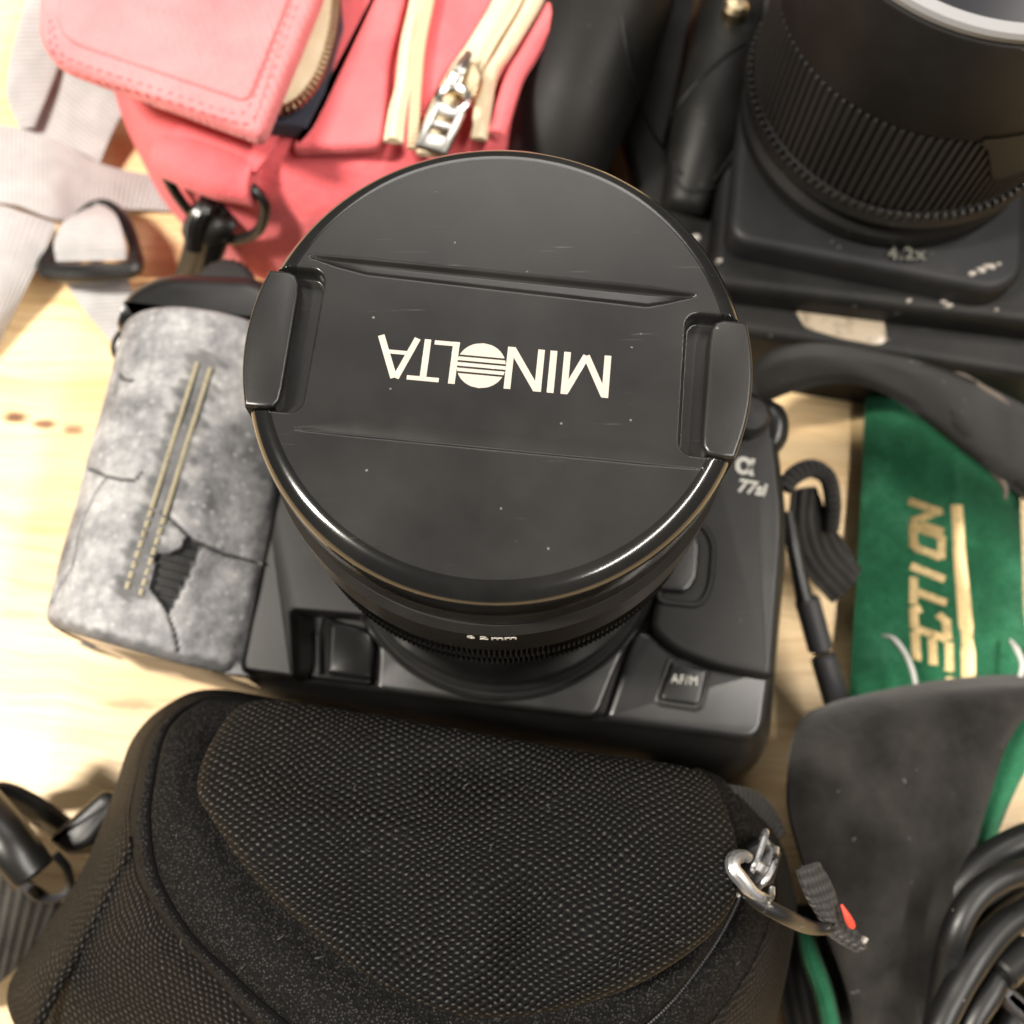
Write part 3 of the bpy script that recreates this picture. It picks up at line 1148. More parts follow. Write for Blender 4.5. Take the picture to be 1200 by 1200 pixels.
pk = contour([(300, 826, 78), (400, 834, 79), (560, 862, 80), (700, 886, 80), (812, 905, 79), (842, 945, 81), (858, 1000, 83), (858, 1042, 85), (822, 1096, 87), (740, 1150, 89), (640, 1180, 91),
              (540, 1184, 92), (440, 1142, 92), (362, 1082, 91), (303, 1026, 90), (258, 962, 88), (240, 925, 86), (256, 872, 81)])
seam = align(contour([(262, 819, 66), (400, 838, 64), (560, 866, 64), (700, 890, 64), (836, 915, 66), (868, 960, 70), (876, 1010, 73), (862, 1062, 76), (822, 1130, 79), (760, 1200, 82), (650, 1275, 84), (520, 1300, 85),
              (400, 1252, 85), (321, 1190, 84), (266, 1140, 83), (220, 1094, 82), (183, 1030, 80), (173, 970, 78), (176, 925, 76), (193, 856, 71), (224, 826, 67)]), pk)
outer = align(contour([(262, 819, 58), (400, 840, 55), (560, 868, 55), (700, 892, 55), (842, 920, 57), (892, 965, 62), (908, 1020, 66), (905, 1070, 69), (870, 1150, 72), (800, 1230, 76), (670, 1320, 79), (520, 1345, 80),
              (380, 1280, 80), (293, 1195, 79), (255, 1150, 78), (200, 1090, 76), (162, 1030, 74), (152, 970, 71), (157, 925, 68), (172, 868, 63), (205, 835, 60)]), pk)
side = align(contour([(262, 812, 30), (400, 842, 25), (560, 870, 25), (700, 894, 25), (850, 940, 30), (905, 985, 35), (932, 1050, 40), (928, 1110, 42), (905, 1210, 44), (860, 1320, 46), (700, 1450, 48), (520, 1480, 48),
              (300, 1440, 46), (120, 1330, 46), (10, 1185, 44), (45, 1100, 42), (92, 1030, 40), (136, 945, 36), (160, 880, 34), (200, 835, 32)]), pk)


def inset(R, k, dz):
    c = np.mean(R, 0)
    q = c + (R - c) * k
    mz = R[:, 2].mean()
    q[:, 2] = mz + (R[:, 2] - mz) * k + dz
    return q


def mixr(A, B, t_, dz=0.0):
    q = A * (1 - t_) + B * t_
    q[:, 2] += dz
    return q


def unplanar(mb):
    mb.uv = [(p[0], p[1]) for p in mb.v]
    return mb


# pocket: rises from its crease, bulges, with two soft sags
rings = []
for kk, dz in ((1.012, -6.0), (1.014, -3.2), (1.012, -1.2), (1.0, .4), (.975, 1.5), (.94, 2.5), (.88, 3.6), (.8, 4.6), (.7, 5.4), (.58, 6.0), (.45, 6.3), (.3, 6.5), (.15, 6.6), (.04, 6.6)):
    q = inset(pk, kk, dz)
    if kk < .97:
        x, y = q[:, 0], q[:, 1]
        sag = -3.0 * np.exp(-(((x + 15 + .3 * (y + 70)) / 8) ** 2 + ((y + 70) / 14) ** 2)) - 2.4 * np.exp(-(((x - 6 - .4 * (y + 72)) / 6) ** 2 + ((y + 74) / 10) ** 2)) + 1.2 * np.exp(-(((x + 3) / 7) ** 2 + ((y + 68) / 16) ** 2)) \
            - 2.2 * np.exp(-(((x + 6) / 12) ** 2 + ((y + 48) / 5) ** 2))
        q[:, 2] += 1.35 * sag * min(1, (1 - kk) * 4)
    if kk < 1.013 and dz > -2:
        q[:, 2] += 3.6
    rings.append(q)
pkt = obj('front_pocket', unplanar(MB().loft(rings)), MESH, pouch, angle=180)
# knitted gusset from the pocket's crease over the seam to the side
inner = inset(pk, .985, -7.0)
rings = [outer.copy(), mixr(outer, seam, .35, 1.0), mixr(outer, seam, .75, 1.3), mixr(outer, seam, .93, .3), mixr(outer, seam, .985, -.8), mixr(seam, inner, .02, -.9), mixr(seam, inner, .05, .2), mixr(seam, inner, .14, 1.4), mixr(seam, inner, .4, 2.2), mixr(seam, inner, .7, 1.2), mixr(seam, inner, .93, -.8), inner]
gus = obj('gusset', MB().loft(rings, cap_top=False), KNIT, pouch, angle=180)
zs = mixr(seam, seam, 0, -.75)
mb = MB().tube(zs, .42, 8, True)
zp = obj('zipper_seam', mb, BLACKTHREAD, pouch)
mb = MB()
for i in range(60, NP):
    a, b = zs[i], zs[(i + 1) % NP]
    c = (a + b) / 2
    if c[0] > 6:
        for f_ in (.25, .75):
            p = a * (1 - f_) + b * f_
            mb.box((p[0] + .1, p[1], p[2] + .45), (.34, .30, .3), rng.uniform(0, 1.5))
obj('zipper_teeth', mb, GREYRUB, zp, kind='stuff')
# mesh side and base
base = side.copy()
cb = np.mean(side, 0)
base = cb + (side - cb) * .93
base[:, 2] = 0.5
lowr = cb + (side - cb) * .98
lowr[:, 2] = 9
bul = mixr(side, outer, .5, 0)
cen = np.mean(bul, 0)
bul = cen + (bul - cen) * 1.03
bul[:, 2] = mixr(side, outer, .5)[:, 2] + 1
rings = [base, lowr, side, mixr(side, bul, .5, .6), bul, mixr(bul, outer, .5, .8), mixr(bul, outer, .85, .8), outer + np.array((0, 0, .2))]
mbs = MB().loft(rings, cap_top=False, cap_bottom=True)
obj('side_panel', mbs, MESHSIDE, pouch, angle=180)
obj('lint', fuzz(gus, 90, -75, 48, -105, -36, .5, 2.2, .035, .15), GREYRUB, pouch, kind='stuff')
obj('lint', fuzz(pkt, 70, -45, 38, -95, -40, .4, 1.6, .035, .15), GREYRUB, pouch, kind='stuff')
# piped edge where two mesh panels meet on the left
mb = MB()
edge = VV([(158, 985, 73.5), (135, 1035, 69), (100, 1100, 64), (65, 1160, 60), (40, 1210, 57), (5, 1290, 53)])
mb.tube(catmull(edge, 40), 1.1, 8)
obj('side_piping', mb, MESHSIDE, pouch)
# top handle loop and pull
mb = MB()
mb.strip(VV([(848, 918, 56), (880, 925, 50), (905, 945, 44), (920, 975, 40)]), VV([(856, 945, 54), (880, 952, 48), (895, 965, 43), (905, 985, 39)]), 1.4, 24, 5)
obj('webbing_loop', mb, BLACKWEB, pouch)
mb = MB()
mb.strip(VV([(822, 903, 70), (850, 918, 71), (872, 960, 73), (880, 1000, 74)]), VV([(806, 905, 72), (832, 930, 74), (848, 968, 76), (858, 1005, 78)]), 1.6, 24, 5)
obj('end_binding', mb, KNIT, pouch)
# zip slider, its worn metal ring, the webbing pull
sl = MB()
sl.prism([p[:2] for p in VV([(872, 995), (900, 980), (918, 1000), (908, 1035), (885, 1045), (868, 1025)], 84)], 72, 84, 1.0, 3)
slider = obj('zip_slider', sl, CHIPPED, pouch)
mb = MB()
mb.tube(catmull(VV([(893, 985, 85.5), (898, 975, 86), (888, 1005, 87.5), (880, 1022, 87.5)]), 18), .55, 8)
mb.tube(catmull(VV([(910, 994, 85.5), (907, 1012, 87.5), (898, 1030, 88), (886, 1042, 87)]), 18), .5, 8)
mb.box(V(893, 1018, 86), (2.6, 1.8, 1.6), -.5, .3)
obj('slider_bridge', mb, WORNSTEEL, slider)
mb = MB()
mb.tube(catmull(VV([(905, 1040, 87.5), (902, 1052, 88.5), (884, 1048, 89.5), (868, 1030, 90), (859, 1018, 90), (860, 1006, 89.5), (872, 1003, 88.5), (878, 1006, 88)]), 44), [.45, .6, .95, 1.15, 1.2, 1.2, 1.05, .8], 10)
obj('pull_ring', mb, WORNSTEEL, pouch)
mb = MB()
mb.tube(catmull(VV([(868, 1036, 89.7), (886, 1055, 89), (920, 1074, 86.5), (950, 1087, 80), (972, 1088, 78)]), 30), [1.0, 1.2, 1.25, 1.2, 1.0], 10, flat=.8)
obj('pull_bar', mb, CHIPPED, pouch)
mb = MB()
mb.strip(VV([(934, 1020, 82), (945, 1050, 81), (962, 1080, 78)]), VV([(958, 1010, 80), (975, 1040, 79), (984, 1076, 76)]), 2.0, 20, 5)
mb.strip(VV([(962, 1090, 77.5), (985, 1106, 75), (1004, 1116, 73)]), VV([(982, 1074, 76.5), (1000, 1088, 74), (1016, 1104, 72)]), 2.0, 16, 5)
pt = obj('pull_webbing', mb, BLACKWEB, pouch)
mb = MB()
mb.tube(catmull(VV([(986, 1060, 79), (992, 1072, 79), (998, 1084, 77.5), (1000, 1087, 76)]), 12), [.2, .6, .7, .2], 8)
obj('red_thread', mb, RED, pt)
mb = MB()
mb.prism([p[:2] for p in VV([(1009, 1102), (1013, 1097), (1017, 1100), (1014, 1105), (1011, 1106)], 74)], 72.5, 74.8, .3, 2)
obj('loose_end', mb, CHIP, pt)
mb = MB()
mb.tube(catmull(VV([(840, 1024, 88.5), (852, 1034, 88.8), (866, 1050, 88)]), 10), .32, 6)
obj('loose_thread', mb, THREAD, pouch)


# ------------------------------------------------------------------ pink camera bag
bag = thing('pink_bag', (-45, 110, 0), 'pink canvas camera bag with cream zips and a raised flap behind the film camera', 'bag')
c1 = contour([(128, 40, 24), (140, 110, 24), (158, 170, 24), (188, 228, 24), (228, 270, 22), (280, 300, 20), (335, 320, 18), (430, 335, 18), (520, 315, 20), (590, 250, 24), (640, 170, 28), (674, 90, 30), (712, -5, 32),
              (700, -120, 32), (600, -260, 30), (340, -300, 28), (190, -190, 26), (135, -60, 24)], 200)
cb = np.mean(c1, 0)


def bring(k_, z, f_=0.0):
    q = cb + (c1 - cb) * k_
    q[:, 2] = z if f_ == 0 else z + f_ * (c1[:, 2] - 24)
    return q


rings = [bring(.93, .6), bring(.975, 6), bring(1.0, 20, 1), bring(.995, 32, 1), bring(.97, 44), bring(.93, 51), bring(.88, 55), bring(.80, 57.5), bring(.65, 58.6), bring(.45, 59.2), bring(.2, 59.5)]
for q in rings[2:]:
    q[:, 2] += .8 * np.sin(q[:, 0] * .16) * np.sin(q[:, 1] * .13) + .4 * np.sin(q[:, 0] * .4 + q[:, 1] * .3)
bagb = obj('bag_body', MB().loft(rings, cap_bottom=True), PINK, bag, angle=180)


def slab(pts, z0, z1, bev, n=4, rr=None, dense=True):
    P2 = [(p[0], p[1]) for p in pts]
    w_ = [V(x, y, z1)[:2] for x, y in P2]
    if rr is not None:
        w_ = round_poly(w_, rr, 8)
    return MB().prism(w_, z0, z1, bev, n, both=True)


flap = obj('flap', slab([(46, -40), (40, 60), (305, 157), (378, -20), (400, -150), (90, -170)], 69, 75, 2.2, 5, [8, 9, 3, 4, 4, 8]), PINKRIB, bag, angle=50, label='ribbed pink front flap with stitched edge')
inn = [V(x, y, 75)[:2] for x, y in [(76, -60), (66, 46), (292, 122), (352, -30), (366, -140), (110, -150)]]
mb = MB()
mb.prism(round_poly(inn, [6, 7, 3, 3, 3, 6], 8), 74.0, 75.9, .9, 3)
obj('flap_panel', mb, PINKRIB, flap, angle=60)
mb = MB()
for line in ([(62, 30), (68, 58), (90, 72), (180, 102), (270, 131), (288, 128), (302, 100), (345, -5)], [(58, 22), (60, 62), (86, 82), (180, 112), (275, 142), (297, 138), (312, 104), (352, -5)]):
    q = catmull(VV(line, 75.1), 70)
    for i in range(0, 68, 2):
        mb.tube([q[i] + (0, 0, -.25), (q[i] + q[i + 1]) / 2 + (0, 0, .12), q[i + 1] + (0, 0, -.25)], .26, 5)
obj('stitching', mb, PINKRIB, flap, kind='stuff')
# navy lining and curved cream zip beside the flap
obj('lining', slab([(300, 142), (330, 128), (372, 60), (396, -40), (402, 30), (380, 105), (358, 148)], 58, 62.5, .5, 2), NAVY, bag)
tape_out = [(394, -60), (392, -10), (387, 35), (376, 75), (360, 104), (338, 122), (308, 128)]
tape_in = [(366, -60), (362, -10), (348, 30), (332, 62), (318, 88), (308, 108), (302, 118)]
mb = MB()
mb.strip(VV(tape_in, 66.5), VV(tape_out, 65), 1.6, 50, 8, crown=.8)
tape = obj('zipper_tape', mb, CREAM, bag)


def teeth(path, z, n, size, mat, parent, name='zipper_teeth'):
    q = catmull(VV(path, z), n)
    m_ = MB()
    for i in range(n):
        a, b = q[max(i - 1, 0)], q[min(i + 1, n - 1)]
        m_.box(q[i], size, math.atan2(b[1] - a[1], b[0] - a[0]), .15)
    return obj(name, m_, mat, parent, kind='stuff')


teeth([(397, -60), (395, -10), (390, 36), (379, 77), (362, 107), (339, 126), (306, 131)], 65.2, 38, (.85, 1.9, 1.7), BRASS, tape)
# pink panel between the two zips
obj('front_panel', slab([(394, -60), (470, -60), (476, -2), (455, 70), (452, 168), (336, 172), (358, 150), (384, 100)], 57, 61.5, 1.6, 4, [1, 1, 2, 5, 3, 5, 2, 5]), PINK, bag, angle=50)
mb = MB()
mb.strip(VV([(488, -60), (482, -5), (470, 50), (464, 100), (456, 130), (450, 166)], 63.5), VV([(505, -60), (498, -5), (488, 50), (482, 100), (476, 130), (472, 168)], 63.5), 2.2, 40, 6, crown=.7)
tp2 = obj('zipper_tape', mb, CREAM, bag)
teeth([(512, -60), (504, -5), (493, 50), (488, 100), (486, 130), (484, 172)], 63.2, 46, (.7, 2.4, 1.4), CREAMTEETH, tp2)
# inner pocket and outer zip with its slider and pull
obj('pocket_panel', slab([(500, -60), (606, -60), (596, -5), (540, 62), (500, 140), (490, 130)], 56, 60.6, 1.2, 3, [1, 1, 2, 3, 3, 2]), PINK, bag, angle=50)
mb = MB()
mb.strip(VV([(592, -60), (580, -5), (552, 45), (526, 84), (500, 135), (488, 180)], 62.5), VV([(618, -60), (606, -5), (574, 50), (552, 92), (528, 145), (520, 185)], 62), 1.5, 40, 6, crown=.3)
tp3 = obj('zipper_tape', mb, CREAM, bag)
teeth([(622, -60), (611, -5), (578, 52), (556, 92)], 62.6, 40, (.8, 1.5, 1.4), CREAMTEETH, tp3)
mb = MB()
mb.strip(VV([(630, -60), (618, -5), (585, 55), (562, 95), (552, 162)], 62), VV([(652, -60), (640, -5), (602, 60), (582, 92), (570, 165)], 60), 1.5, 40, 6, crown=.3)
tp4 = obj('zipper_tape', mb, CREAM, bag)
mb = MB()
mb.tube(catmull(VV([(668, -60), (656, -5), (622, 60), (602, 95), (582, 160)], 59), 40), 2.2, 10)
obj('pink_piping', mb, PINK, bag)
sb = MB()
sb.prism([p[:2] for p in VV([(540, 62), (560, 72), (566, 88), (556, 112), (520, 100), (524, 84)], 66)], 62, 65.5, .8, 3)
slid = obj('zip_slider', sb, BRASS, bag)
mb = MB()
mb.strip(VV([(546, 60, 66), (534, 80, 68.2), (524, 98, 66.5)]), VV([(554, 64, 66), (545, 84, 68.2), (536, 104, 66.5)]), 1.2, 18, 5)
obj('slider_bridge', mb, NICKEL, slid)
pull = MB()


def pt2(px, py, z=67.5):
    return V(px, py, z)[:2]


# the pull: ring end and a plate with two slots, built of bars
ringc = pt2(531, 116)
pull.lathe([(2.3, 67.0), (2.5, 68.0), (3.2, 68.4), (3.9, 68.0), (4.1, 67), (3.2, 66.6), (2.3, 67)], ringc, 40)
ax = np.array(pt2(505, 176)) - np.array(pt2(527, 126))
ln = np.linalg.norm(ax)
ax /= ln
pxv = np.array((-ax[1], ax[0]))
o_ = np.array(pt2(527, 126))
hw = 3.6
for u0, u1, v0, v1 in ((0, ln, -hw, -hw + 1.5), (0, ln, hw - 1.5, hw), (0, 2.6, -hw + 1.45, hw - 1.45), (4.4, 6.1, -hw + 1.45, hw - 1.45), (7.9, ln - .02, -hw + 1.45, hw - 1.45)):
    pull.prism([tuple(o_ + ax * u + pxv * v) for u, v in ((u0, v0), (u1, v0), (u1, v1), (u0, v1))], 66.6, 68.2 + .01 * u0, .25, 2)
obj('zip_pull', pull, NICKEL, bag)
# pink loop with black D-ring on the near side
def H(px, py, l):
    return hit([bagb], px, py, l)


mb = MB()
mb.tube(catmull([H(205, 180, 2.5), H(228, 184, 3), H(265, 196, 3.2), H(306, 208, 3)], 24), [5.0, 6.0, 6.1, 5.4], 20)
mb.strip([H(222, 135, 1), H(212, 155, 2.5), H(205, 172, 6)], [H(330, 158, 1), H(322, 180, 2.5), H(312, 198, 6)], 2.0, 16, 8)
obj('ring_loop', mb, PINK, bag, angle=60)
mb = MB()
mb.tube(catmull([H(205, 188, 4), H(214, 215, 3), H(238, 247, 3), H(265, 268, 3), H(290, 269, 3), H(310, 255, 3.5), H(318, 232, 4), H(308, 212, 5), H(290, 203, 4)], 50), 1.35, 10)
obj('ring', mb, HOOK, bag)

# ------------------------------------------------------------------ grey shoulder strap with hook and slide buckle
strap = thing('shoulder_strap', (-110, 90, 0), 'folded pale grey webbing strap with black buckle and hook beside the pink bag', 'strap')


def band(name, Lp, Rp, th=1.3, n=50, mat=None, parent=None, **kw):
    return obj(name, MB().strip(VV(Lp), VV(Rp), th, n, 8, **kw), mat or GREYWEB, parent or strap, angle=60)


band('webbing', [(40, -60, 26), (30, 0, 22), (14, 60, 16), (8, 110, 12), (24, 152, 9)], [(120, -60, 26), (100, 0, 22), (80, 45, 17), (62, 95, 13), (40, 150, 10)])
band('webbing', [(160, 40, 22), (110, 75, 15), (58, 85, 11), (30, 140, 7), (10, 190, 5)], [(190, 70, 22), (165, 110, 14), (140, 140, 9), (118, 190, 6), (105, 240, 4.5)])
band('webbing', [(-90, 120, 9), (-40, 140, 11), (20, 150, 13), (70, 168, 13), (118, 192, 9), (180, 206, 4), (250, 215, 1)], [(-90, 230, 9), (-40, 236, 11), (15, 240, 12.5), (60, 256, 11), (92, 258, 7), (150, 246, 3), (230, 250, 1)])
band('webbing', [(-60, 240, 16), (-5, 240, 16), (30, 250, 14), (66, 262, 11)], [(-120, 460, 7), (-70, 440, 7), (-30, 420, 5), (2, 390, 3)], n=40, crown=1.5)
band('webbing', [(5, 250, 10), (40, 256, 12), (66, 264, 11)], [(-60, 460, 1.2), (-20, 420, 1.2), (0, 400, 1.2)], n=30)
band('webbing', [(66, 306, 13), (64, 284, 16), (74, 262, 17), (90, 252, 13), (104, 246, 6)], [(148, 304, 13), (146, 282, 16), (138, 256, 17), (126, 244, 13), (118, 240, 6)])
band('webbing', [(72, 318, 8), (80, 336, 5), (102, 368, 3), (126, 396, 2), (150, 430, 1.5)], [(150, 318, 8), (152, 334, 5), (164, 358, 3), (178, 382, 2), (200, 420, 1.5)])
mb = MB()
mb.tube(catmull(VV([(58, 318, 12), (100, 321, 13), (150, 317, 12), (160, 306, 12), (152, 272, 11), (136, 248, 10), (118, 240, 9), (98, 250, 9), (74, 282, 10), (56, 308, 11.5)]), 80, True), [2.6, 2.7, 2.7, 2.2, 1.7, 1.8, 1.8, 1.5, 1.7, 2.2, 2.6], 10, True)
obj('slide_buckle', mb, HOOK, strap)
mb = MB()
zr = H(255, 262, 0)[2]
hk = [(234, 262), (246, 244), (262, 242), (272, 256), (266, 282), (252, 330), (262, 344), (190, 346), (198, 330), (206, 320), (216, 290), (211, 276), (222, 262)]
Lh, Rh = [], []
for (lx, ly), (rx, ry), z_ in (((228, 240), (268, 236), zr + 5), ((214, 268), (276, 262), zr + 4.5), ((216, 282), (268, 284), zr + 1), ((206, 318), (256, 318), zr - 9), ((196, 332), (258, 334), zr - 14), ((190, 347), (262, 347), zr - 19)):
    Lh.append(V(lx, ly, z_)); Rh.append(V(rx, ry, z_))
mb.strip(Lh, Rh, 4.2, 40, 8, crown=1.2)
hook = obj('snap_hook', mb, HOOK, strap, angle=60)
mb = MB()
mb.tube(catmull(VV([(226, 292, zr + 2), (232, 262, zr + 7), (244, 240, zr + 9), (256, 236, zr + 8), (262, 252, zr + 6)]), 24), [2.2, 2.6, 2.8, 2.4, 1.8], 10)
mb.strip(VV([(238, 285, zr + 3.5), (228, 318, zr - 5), (220, 336, zr - 10)]), VV([(266, 280, zr + 3.5), (252, 318, zr - 5), (246, 336, zr - 10)]), 2.0, 16, 5)
obj('hook_gate', mb, GLOSS, hook)
mb = MB()
mb.strip(VV([(194, 338, zr - 16), (190, 350, zr - 21), (186, 390, 14)]), VV([(262, 340, zr - 16), (258, 352, zr - 21), (250, 395, 14)]), 1.6, 16, 5)
obj('hook_webbing', mb, BLACKWEB, strap)


# ------------------------------------------------------------------ the second camera, lens up
cam2 = thing('zoom_camera', (93, 108, 0), 'worn black camera with big ribbed zoom lens pointing up beside the pink bag', 'camera')
P2 = math.radians(8)


def Q(x, y, z=0):
    return (93 + x * math.cos(P2) + y * math.sin(P2), 108 - x * math.sin(P2) + y * math.cos(P2), z)


def rr_prism(pts, rad, z0, z1, bev, n=5, both=False):
    return MB().prism([Q(*p)[:2] for p in round_poly(pts, rad, 10)], z0, z1, bev, n, both)


b2 = obj('body', rr_prism([(-34, -52.5), (50, -55.5), (78, -51), (82, 45), (-60, 50), (-70, 20), (-48, -46)], [8, 10, 8, 10, 10, 12, 6], .5, 29, 3, 5), OLD, cam2, angle=50)
st2 = obj('lower_body_step', rr_prism([(-38, -45.5), (44, -45.5), (70, -40), (70, 40), (-38, 40)], [5, 6, 8, 8, 5], 28, 37, 3.0, 5), OLD, cam2, angle=50)
obj('lens_plate', rr_prism([(-35.5, -37.5), (27, -43), (33.5, -38), (36, 38), (-35, 38)], [6, 5, 5, 8, 8], 30, 45, 2.2, 5), plastic('plate_plastic', (.008, .0083, .0095), .5, .5, .02, scratch=.3, dust=.6, spec=.25), cam2, angle=50)
mb = MB()
mb.lathe([(20, 45), (34.5, 45.2), (35.6, 46.2), (35.8, 50), (34.2, 52), (34.0, 53.6), (36.4, 55), (36.9, 56.4), (36.2, 58.6), (34.4, 59.3), (34.2, 62)], (93, 108), 160)
zl = obj('zoom_lens', mb, OLD, cam2, angle=30)
mb = MB()
for i in range(112):
    a = 2 * math.pi * i / 112
    c = (93 + 36.0 * math.cos(a), 108 + 36.0 * math.sin(a), 59.6)
    mb.lathe([(.05, c[2] + .72), (.42, c[2] + .6), (.66, c[2] + .2), (.68, c[2] - .4), (.5, c[2] - 1.5)], c[:2], 8)
obj('bead_ring', mb, SATIN, zl, kind='stuff')
mb = MB()
nr = 118
mb.lathe([(34, 60), (35.0, 60.2), (35.3, 61), (35.3, 84), (35.0, 85)], (93, 108), nr * 4, rf=lambda i, z: (.42 if i % 4 in (0, 1) else -.35) if 60.5 < z < 84.5 else 0)
obj('ribbed_grip', mb, RUBBER, zl, angle=25)
mb = MB()
mb.lathe([(34.4, 84.5), (35.6, 84.8), (35.9, 85.4), (35.9, 108.5), (35.6, 109.5), (33.6, 110.4)], (93, 108), 160)
obj('lens_hood', mb, OLDMATT, zl, angle=30)
# smooth thumb patch that cuts into the ribs
mb = MB()
a0, a1 = math.radians(-88), math.radians(-40)
v, f = [], []
na, nz = 40, 10
for i in range(na + 1):
    a = a0 + (a1 - a0) * i / na
    s_ = 4 * (i / na)
    zlow = 84 - 15 * float(sst(0.0, .35, np.array(i / na))) - 2 * i / na
    for j in range(nz + 1):
        z = 86 + (zlow - 86) * j / nz
        rr_ = 36.25 if j < nz else 35.2
        v.append((93 + rr_ * math.cos(a), 108 + rr_ * math.sin(a), z))
for i in range(na):
    for j in range(nz):
        f.append((i * (nz + 1) + j, i * (nz + 1) + j + 1, (i + 1) * (nz + 1) + j + 1, (i + 1) * (nz + 1) + j))
mb.add(v, f)
obj('thumb_patch', mb, OLDMATT, zl)
mb = MB()
mb.lathe([(33.9, 109.6), (35.3, 110.2), (35.6, 111.4), (35.3, 112.4), (33.0, 112.6), (32.4, 112.0), (32.0, 109)], (93, 108), 160)
obj('front_ring', mb, SILVER, zl, angle=30)
mb = MB()
mb.lathe([(32.4, 110.8), (30, 107), (27, 105.2)], (93, 108), 120)
obj('inner_ring', mb, OLDMATT, zl)
mb = MB()
mb.lathe([(27.2, 105.2), (20, 108.2), (10, 110), (.05, 110.6)], (93, 108), 120)
obj('front_glass', mb, GLASS, zl, angle=180)
x, y, _ = V(1063, 297, 46.6)
obj('zoom_lettering', text_mb('4.2x', 3.2, (x, y, 46.2), -.02, .12, .02, 0, 1.15), DIMPRINT, zl)
# hand grip on the left with its moulded lines
mb = MB()
rings = []
gp = catmull([V(640, 240, 30), V(660, 150, 42), V(690, 60, 48), V(720, -40, 50), V(740, -140, 46)], 40)
mb.tube(gp, [11, 15, 16.5, 17, 16, 14], 28, flat=1.0)
hg = obj('hand_grip', mb, OLDMATT, cam2, angle=180)
mb = MB()
mb.tube(catmull([V(800, 250, 30), V(830, 150, 36), V(850, 60, 38), V(866, -40, 38)], 30), [6, 10, 11, 9], 24, flat=.9)
gw = obj('grip_swell', mb, OLD, cam2, angle=180)
for line in ([(728, 20, 60), (738, 80, 58), (752, 125, 53), (772, 165, 47), (800, 205, 42)], [(778, 172, 46), (786, 140, 48), (810, 105, 49), (845, 70, 50), (872, 50, 50)], [(790, 195, 43), (796, 216, 42), (812, 224, 43), (846, 216, 44), (866, 192, 46), (872, 160, 48)], [(836, 212, 45), (852, 190, 46), (862, 172, 47)]):
    mb = MB().tube(catmull([hit([hg, gw, b2], p[0], p[1], .1) for p in catmull([l_[:2] for l_ in line], 26)], 60), .42, 8)
    obj('moulded_line', mb, OLD, cam2)
mb = MB()
mb.lathe([(.05, 52.0), (2.2, 51.7), (3.1, 50.6), (3.3, 44)], V(864, 2, 52)[:2], 32)
obj('gold_button', mb, BRASS, cam2)
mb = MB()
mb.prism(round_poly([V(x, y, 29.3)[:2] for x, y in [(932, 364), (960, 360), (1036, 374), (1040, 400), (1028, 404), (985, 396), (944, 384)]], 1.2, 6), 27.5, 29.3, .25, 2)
obj('tan_reflection', mb, m_print('tan_reflection', (.26, .215, .16), (.16, .13, .095), .5, .25, scale=.2), cam2)  # the wood's reflection on the glossy body, painted as a tan plate
for (px_, py_, z_, s_) in ((816, 278, 40, 1.2), (1140, 320, 45.4, 1.0), (1160, 312, 45.4, 1.2), (1151, 316, 45.4, 1.1), (1171, 309, 45.3, .5), (1066, 352, 37.4, .6), (1080, 341, 37.4, .45), (1112, 358, 37.4, 1.0), (1106, 354, 37.4, .7), (1168, 363, 37.3, .5), (843, 305, 38, .7)):
    a = rng.uniform(.6, 1.25, 7)
    x, y, _ = V(px_, py_, z_)
    mb = MB().prism([(x + s_ * 1.1 * a[i] * math.cos(i * .9), y + s_ * .7 * a[i] * math.sin(i * .9)) for i in range(7)], z_ - 4, z_ + .1)
    obj('paint_chip', mb, CHIP, cam2)

# ------------------------------------------------------------------ black neck strap of the second camera
ns = thing('black_neck_strap', (100, 50, 0), 'dark leatherette neck strap curving over the green strap below the zoom camera', 'strap')
mb = MB()
mb.strip(VV([(880, 520, 14), (892, 478, 18), (905, 468, 22), (940, 455, 26), (985, 448, 28), (1030, 458, 28), (1080, 490, 27), (1130, 530, 25), (1180, 568, 23), (1260, 640, 20)]),
         VV([(862, 470, 18), (876, 436, 24), (902, 412, 32), (945, 402, 34), (990, 405, 34), (1045, 415, 34), (1100, 430, 33), (1150, 450, 32), (1215, 484, 31), (1300, 540, 26)]), 2.6, 70, 10, crown=.35, wave=.5)
obj('strap_band', mb, STRAPLEATHER, ns, angle=60)
mb = MB()
mb.strip(VV([(1098, 470, 26), (1104, 500, 26), (1130, 525, 25), (1170, 555, 24), (1240, 610, 22)]), VV([(1112, 442, 30), (1140, 452, 30.5), (1175, 472, 30.5), (1210, 492, 30), (1280, 540, 28)]), 3.0, 50, 8, crown=1.2, wave=1.3)
obj('strap_pad', mb, STRAPLEATHER, ns, angle=60)
mb = MB()
mb.tube(catmull(VV([(1098, 460, 29.5), (1108, 445, 31), (1125, 442, 31.5), (1150, 456, 31.5), (1180, 474, 31), (1215, 496, 30), (1260, 524, 29)]), 40), 1.2, 8)
obj('pad_piping', mb, PIPING, ns)
mb = MB()
mb.tube(catmull(VV([(1125, 508, 23), (1150, 534, 23), (1176, 566, 23), (1178, 585, 22)]), 20), [.5, 1.1, 1.2, .4], 8)
obj('pad_piping', mb, PIPING, ns)

